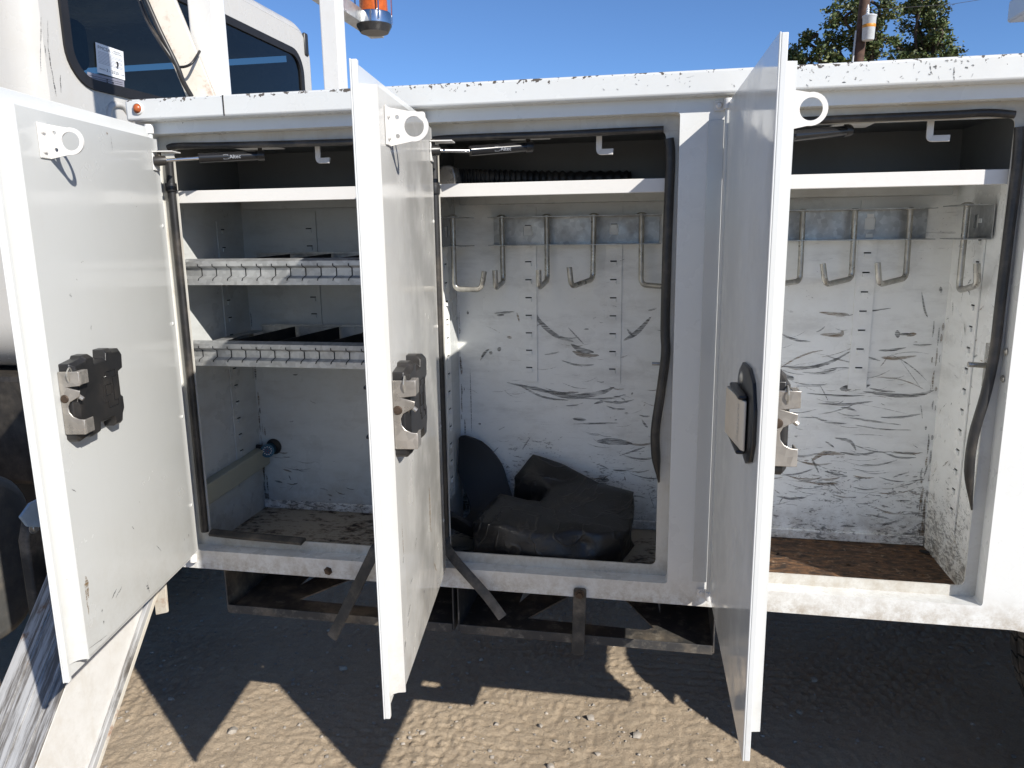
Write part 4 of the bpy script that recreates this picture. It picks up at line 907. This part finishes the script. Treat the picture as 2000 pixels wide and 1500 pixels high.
flat_marks('door_marks', doors[0], d1m, lambda x, y: door_pt(0, x, y))
d2m = [((785, 1020), (789, 1090), .003, 2), ((814, 1050), (811, 1072), .003, 0), ((788, 1088), (788, 1100), .004, 0), ((802, 1180), (797, 1205), .004, 0), ((800, 1205), (797, 1225), .004, 1), ((828, 1155), (829, 1157), .005, 0), ((848, 1100), (853, 1116), .006, 2), ((793, 1250), (790, 1275), .004, 0), ((805, 665), (804, 668), .003, 1), ((838, 950), (842, 1040), .012, 2), ((806, 1128), (802, 1140), .002, 1)]
flat_marks('door_marks', doors[1], d2m, lambda x, y: door_pt(1, x, y))
q = random.Random(21); rm = [((1816, 122), (1818, 138), .002, 0), ((1824, 132), (1830, 128), .006, 0), ((1864, 131), (1863, 158), .003, 0), ((1846, 120), (1851, 117), .004, 0), ((1700, 118), (1698, 128), .005, 0), ((1786, 122), (1784, 134), .0015, 1), ((1670, 158), (1672, 150), .003, 0), ((1340, 152), (1356, 148), .0012, 1), ((1905, 110), (1904, 116), .006, 0), ((1872, 110), (1879, 107), .008, 1), ((888, 164), (889, 172), .003, 0), ((968, 202), (985, 200), .003, 0)]
for k in range(60):
    x = q.uniform(1560, 1900); y = q.uniform(113, 166)-(x-1560)*.035; a = q.uniform(-1.5, 1.5); l = q.uniform(2, 9); rm.append(((x, y), (x+l*math.cos(a), y+l*math.sin(a)), q.uniform(.001, .0035), q.choice((0, 0, 1))))
for k in range(40):
    x = q.uniform(700, 1560); y = q.uniform(165, 205)-(x-700)*.048; a = q.uniform(-1.5, 1.5); l = q.uniform(1, 6); rm.append(((x, y), (x+l*math.cos(a), y+l*math.sin(a)), q.uniform(.001, .0025), q.choice((0, 1, 1))))
rm = [m_ for m_ in rm if all(Z(1.079) < onY(p[0], p[1], -.0305).z < Z(1.118) for p in m_[:2])]
flat_marks('rail_marks', rail, rm, lambda x, y: (onY(x, y, -.0305), None, Vector((0, -1, 0))))
cm = [((65, 35), (64, 90), .004, 0), ((64, 90), (65, 140), .003, 0), ((78, 42), (79, 100), .003, 0), ((79, 95), (88, 150), .005, 0), ((88, 150), (96, 190), .005, 0), ((103, 148), (104, 182), .004, 0), ((72, 88), (75, 112), .003, 0)]
flat_marks('cab_drips', cab, cm, lambda x, y: (onX(x, y, XC-.030)+Vector((.030, -.004, 0)), None, Vector((1, 0, 0))))
# side wall of the third compartment
b = MB(); q = random.Random(3); Xr = WX[2][1]-.0012
for k in range(80):
    y = q.uniform(.06, .40); z = Z(.03)+.75*q.random()**1.7; l = q.uniform(.008, .05); a = q.gauss(-.5, .6); w = q.uniform(.001, .003)
    d_ = Vector((0, math.cos(a), math.sin(a)))*l; e = Vector((0, -math.sin(a), math.cos(a)))*w; c_ = Vector((Xr, y, z))
    if not (.05 < (c_+d_).y < .405): continue
    b.add([c_, c_+d_*.4+e, c_+d_, c_+d_*.5-e], [(0, 1, 2, 3)], q.choice((0, 0, 1, 2)))
b.build('scuff_marks', ['scuff_dark', 'scuff_grey', 'scuff_brown'], comps[2], recalc=False, kind='stuff')

# ================================================================== THINGS INSIDE
# black vinyl bag, L-shaped, slumped on the floor of the middle compartment
def bag():
    z0 = FL+.003
    out = [onY(1039, 878, .375), onY(1100, 900, .37), onY(1177, 940, .345), onY(1242, 956, .29), onY(1236, 1000, .20), onY(1226, 1030, .13), onY(1160, 1045, .085), onY(1060, 1040, .075), onY(985, 1022, .080), onY(918, 1018, .10), onY(935, 998, .14), onY(976, 956, .215), onY(1052, 976, .215), onY(1066, 948, .285), onY(996, 934, .32)]
    for i, p in enumerate(out): p.z = max(p.z, z0+.03)
    foot = [Vector((p.x, p.y, z0)) for p in out]
    for i in (4, 5): foot[i].x -= .02
    bm = bmesh.new(); n_ = len(out)
    tv = [bm.verts.new(p) for p in out]; mv = [bm.verts.new((p+f_)*.5+Vector((0, -.012 if p.y < .2 else .004, 0))) for p, f_ in zip(out, foot)]; fv = [bm.verts.new(p) for p in foot]
    face = bm.faces.new(tv)
    for i in range(n_):
        j = (i+1) % n_; bm.faces.new((tv[i], tv[j], mv[j], mv[i])); bm.faces.new((mv[i], mv[j], fv[j], fv[i]))
    bm.faces.new(fv[::-1])
    bmesh.ops.triangulate(bm, faces=[f_ for f_ in bm.faces if len(f_.verts) > 4])
    bmesh.ops.subdivide_edges(bm, edges=bm.edges[:], cuts=3, use_grid_fill=True)
    bmesh.ops.triangulate(bm, faces=bm.faces[:])
    for _ in range(2): bmesh.ops.smooth_vert(bm, verts=[v_ for v_ in bm.verts if v_.co.z > z0+.004], factor=.4, use_axis_x=True, use_axis_y=True, use_axis_z=True)
    bmesh.ops.subdivide_edges(bm, edges=bm.edges[:], cuts=1, smooth=.6)
    bm.normal_update()
    X_ = np.array([v_.co for v_ in bm.verts]); nz = (vnoise(X_[:, 0]+X_[:, 2]*.7, X_[:, 1]-X_[:, 2]*.6, 10, 31)-.5)*.014+(vnoise(X_[:, 0]*.6+X_[:, 1], X_[:, 2]*1.4-X_[:, 0], 30, 33)-.5)*.004
    for v_, h_ in zip(bm.verts, nz):
        if v_.co.z > z0+.01: v_.co += v_.normal*float(h_)
        v_.co.y = min(v_.co.y, D-.012); v_.co.z = max(v_.co.z, z0)
    # crease dimple in the front
    c0 = onY(1135, 1066, .08)
    for v_ in bm.verts:
        d_ = (v_.co-c0).length
        if d_ < .05: v_.co.y += .022*(1-d_/.05)**1.5
    me = bpy.data.meshes.new('vinyl_bag'); bmesh.ops.recalc_face_normals(bm, faces=bm.faces); bm.to_mesh(me); bm.free()
    me.polygons.foreach_set('use_smooth', [True]*len(me.polygons)); me.materials.append(M['vinyl'])
    o = bpy.data.objects.new('vinyl_bag', me); COL.objects.link(o)
    tag(o, 'slumped L-shaped black vinyl bag with dusty creases on the compartment floor', 'bag')
bag()
# rubber mat bent up in the left corner
def mat_roll():
    b = MB(); z0 = FL+.004
    path = smooth_path([(-.50, .372, Z(.262)), (-.485, .365, Z(.20)), (-.455, .34, Z(.12)), (-.42, .30, Z(.055)), (-.44, .22, Z(.045)), (-.475, .15, Z(.085)), (-.505, .115, Z(.13)), (-.525, .10, Z(.155))], 6)
    n_ = len(path); vs = []; fs = []
    wdir = Vector((.85, .05, -.30)).normalized()
    for i, p in enumerate(path):
        t = i/(n_-1); k = .078*min(1, math.sin(math.pi*min(t*2.6+.10, .5))) if t < .2 else .078
        k = k if t < .75 else .078-.03*(t-.75)/.25
        tg = (path[min(i+1, n_-1)]-path[max(i-1, 0)]).normalized(); nn = tg.cross(wdir).normalized()*.010
        for s_ in (-1, -.6, 0, .6, 1): vs.append(p+wdir*k*s_+nn*(1-.5*s_*s_))
        for s_ in (1, .6, 0, -.6, -1): vs.append(p+wdir*k*s_-nn*(1-.5*s_*s_))
    m_ = 10
    for v_ in vs:
        v_.x = max(v_.x, WX[1][0]+.006); v_.z = max(v_.z, z0); v_.y = min(v_.y, D-.010)
    for i in range(n_-1): fs += [(i*m_+q, i*m_+(q+1) % m_, (i+1)*m_+(q+1) % m_, (i+1)*m_+q) for q in range(m_)]
    fs += [tuple(range(m_)), tuple(range((n_-1)*m_, n_*m_))]
    o = b.add(vs, fs).build('rubber_mat', 'cleanrubber', None, smooth=60)
    tag(o, 'black rubber mat with rounded end bent up against the compartment corner', 'mat')
mat_roll()
# corrugated hose with a grey cuff lying on the shelf
zs = Z(.9275)
q0 = onY(882, 352, .15)
hose = tag(empty('corrugated_hose', (q0.x, .15, zs)), 'black corrugated hose with a worn grey end cuff on the upper shelf', 'hose')
def rel(o, parent): o.parent = parent; o.matrix_parent_inverse = Matrix.Translation(parent.location).inverted()
b = MB(); r0 = .0245; cx = q0.x; b.sweep([(cx, .11, zs+.022), (cx, .16, zs+.022), (cx+.004, .17, zs+.022)], [(.020, -.022), (.020, .0), (.015, .017), (.008, .022), (-.008, .022), (-.015, .017), (-.020, 0), (-.020, -.022)], up=(0, 0, 1)); o = b.build('hose_cuff', 'latch', None, bevel=.003, smooth=40); rel(o, hose)
pth = smooth_path([(cx+.006, .165, zs+.021), (cx+.05, .20, zs+.021), (cx+.13, .26, zs+.021), (cx+.24, .33, zs+.021), (cx+.40, .37, zs+.021)], 30); sc_ = [1+.13*math.sin(i*math.pi/2) for i in range(len(pth))]
b = MB(); b.tube(pth, .0185, 14, scales=sc_); o = b.build('hose_tube', 'rubber', None, smooth=60); rel(o, hose)

# ================================================================== FAR AWAY: tree, pole, transformer
def tree(name, lobes, Yd, label, seed, trunk):
    q = random.Random(seed); root = tag(empty(name, (trunk[0], Yd, 0)), label, 'tree', 'trees beyond the truck')
    b = MB()
    top = Vector((trunk[0], Yd, trunk[1])); b.tube([(trunk[0], Yd, -.1), (trunk[0]+.1, Yd, trunk[1]*.4), top], .22, 10, scales=[1.2, .9, .5])
    cs = []
    for (x, y, w, h) in lobes:
        c = onY(x, y, Yd+q.uniform(-1.0, 1.0)); k = Yd/FPX*1.02; rx, rz = w*k/2, h*k/2; cs.append((c, rx, rz))
        mid = (top+c)*.5+Vector((q.uniform(-.3, .3), 0, -.3)); b.tube(smooth_path([top-Vector((0, 0, 1.0)), mid, c, c+Vector((q.uniform(-.4, .4), 0, rz*.5))], 4), .06, 7, scales=None)
    o = b.build('trunk', 'bark', None, smooth=60); rel(o, root)
    b = MB()
    for c, rx, rz in cs:
        # twig clumps spread through the lobe, leaves round each clump
        ncl = max(10, int(34*rx*rz))
        for k in range(ncl):
            while True:
                d_ = Vector((q.uniform(-1, 1), q.uniform(-1, 1), q.uniform(-1, 1)))
                if .25 < d_.length < 1: break
            cc = c+Vector((d_.x*rx, d_.y*rx, d_.z*rz)); cr = q.uniform(.14, .34)
            for l in range(int(66*cr/.25)):
                p = cc+Vector((q.gauss(0, cr*.5), q.gauss(0, cr*.5), q.gauss(0, cr*.42))); s_ = q.uniform(.05, .11)
                e1 = Vector((q.gauss(0, 1), q.gauss(0, 1), q.gauss(0, .6))).normalized(); e2 = e1.cross(Vector((q.gauss(0, 1), q.gauss(0, 1), q.gauss(0, 1)))).normalized()
                b.add([p-e1*s_, p+e2*s_*.55, p+e1*s_, p-e2*s_*.55], [(0, 1, 2, 3)], 0 if q.random() < .68 else 1)
    o = b.build('crown', ['leaf', 'leaf2'], None, recalc=False); rel(o, root); return root
tx = onY(1690, 200, 34).x
tree('broadleaf_tree', [(1580, 85, 36, 60), (1552, 108, 28, 40), (1600, 118, 60, 40), (1632, 88, 62, 44), (1665, 118, 70, 40), (1650, 40, 78, 62), (1690, 60, 80, 80), (1718, 20, 70, 60), (1680, -35, 90, 60), (1715, 90, 70, 50), (1700, 125, 90, 40), (1590, 135, 90, 40)], 34, 'leafy green broadleaf tree behind the brown utility pole', 11, (tx, onY(1690, 118, 34).z))
tx = onY(1800, 200, 36).x
tree('broadleaf_tree', [(1790, 30, 50, 56), (1800, 0, 50, 50), (1825, 20, 40, 40), (1815, 62, 60, 50), (1840, 66, 50, 50), (1800, 92, 90, 44), (1845, 98, 44, 40), (1770, 105, 60, 40), (1810, 125, 90, 40)], 36, 'narrower green tree standing clear of the pole', 12, (tx, onY(1800, 118, 36).z))
YP = 24.0
pt = onY(1690, -10, YP); pb = onY(1677, 112, YP); ax = (pt-pb); base = pb-ax*(pb.z/ax.z)
pole = tag(empty('utility_pole', base), 'tall brown wooden utility pole carrying a grey transformer', 'pole')
o = MB().tube([base-Vector((0, 0, .3)), pt+ax*1.2], .15, 16).build('pole_shaft', 'polewood', None, smooth=60); rel(o, pole)
c_ = onY(1697, 53, YP-.32); k = YP/FPX
b = MB(); b.lathe([(0, -.36), (.15, -.36), (.165, -.33), (.185, .26), (.20, .28), (.20, .31), (.13, .34), (0, .35)], c_, (0, 0, 1), 24); can = b.build('transformer', 'canmetal', None, smooth=35); rel(can, pole)
b = MB(); b.lathe([(.176, .0), (.181, .02), (.182, .08), (.178, .09)], c_+Vector((0, 0, -.02)), (0, 0, 1), 24); o = b.build('orange_band', 'canband', can, smooth=40)
b = MB(); b.lathe([(.035, .34), (.05, .38), (.03, .40), (.05, .44), (.03, .46), (.05, .50), (.03, .52), (.02, .6), (0, .62)], c_+Vector((-.06, 0, 0)), (0, 0, 1), 14); o = b.build('bushing', 'paper', can, smooth=50)
b = MB().box(c_.x-.06, c_.x+.06, c_.y+.16, c_.y+.34, c_.z-.2, c_.z-.12).box(c_.x-.06, c_.x+.06, c_.y+.16, c_.y+.34, c_.z+.1, c_.z+.18); o = b.build('mount_bracket', 'canmetal', can)
b = MB(); b.tube([base+Vector((-.19, -.06, 0)), onY(1672, 60, YP-.06)], .028, 8); o = b.build('conduit', 'canmetal', None, smooth=50); rel(o, pole)
wp = [onY(1690, 20, YP), onY(1860, 8, YP+6), onY(2100, -30, YP+14)]
b = MB(); b.tube(wp, .008, 5); o = b.build('wire', 'rubber', None); rel(o, pole)
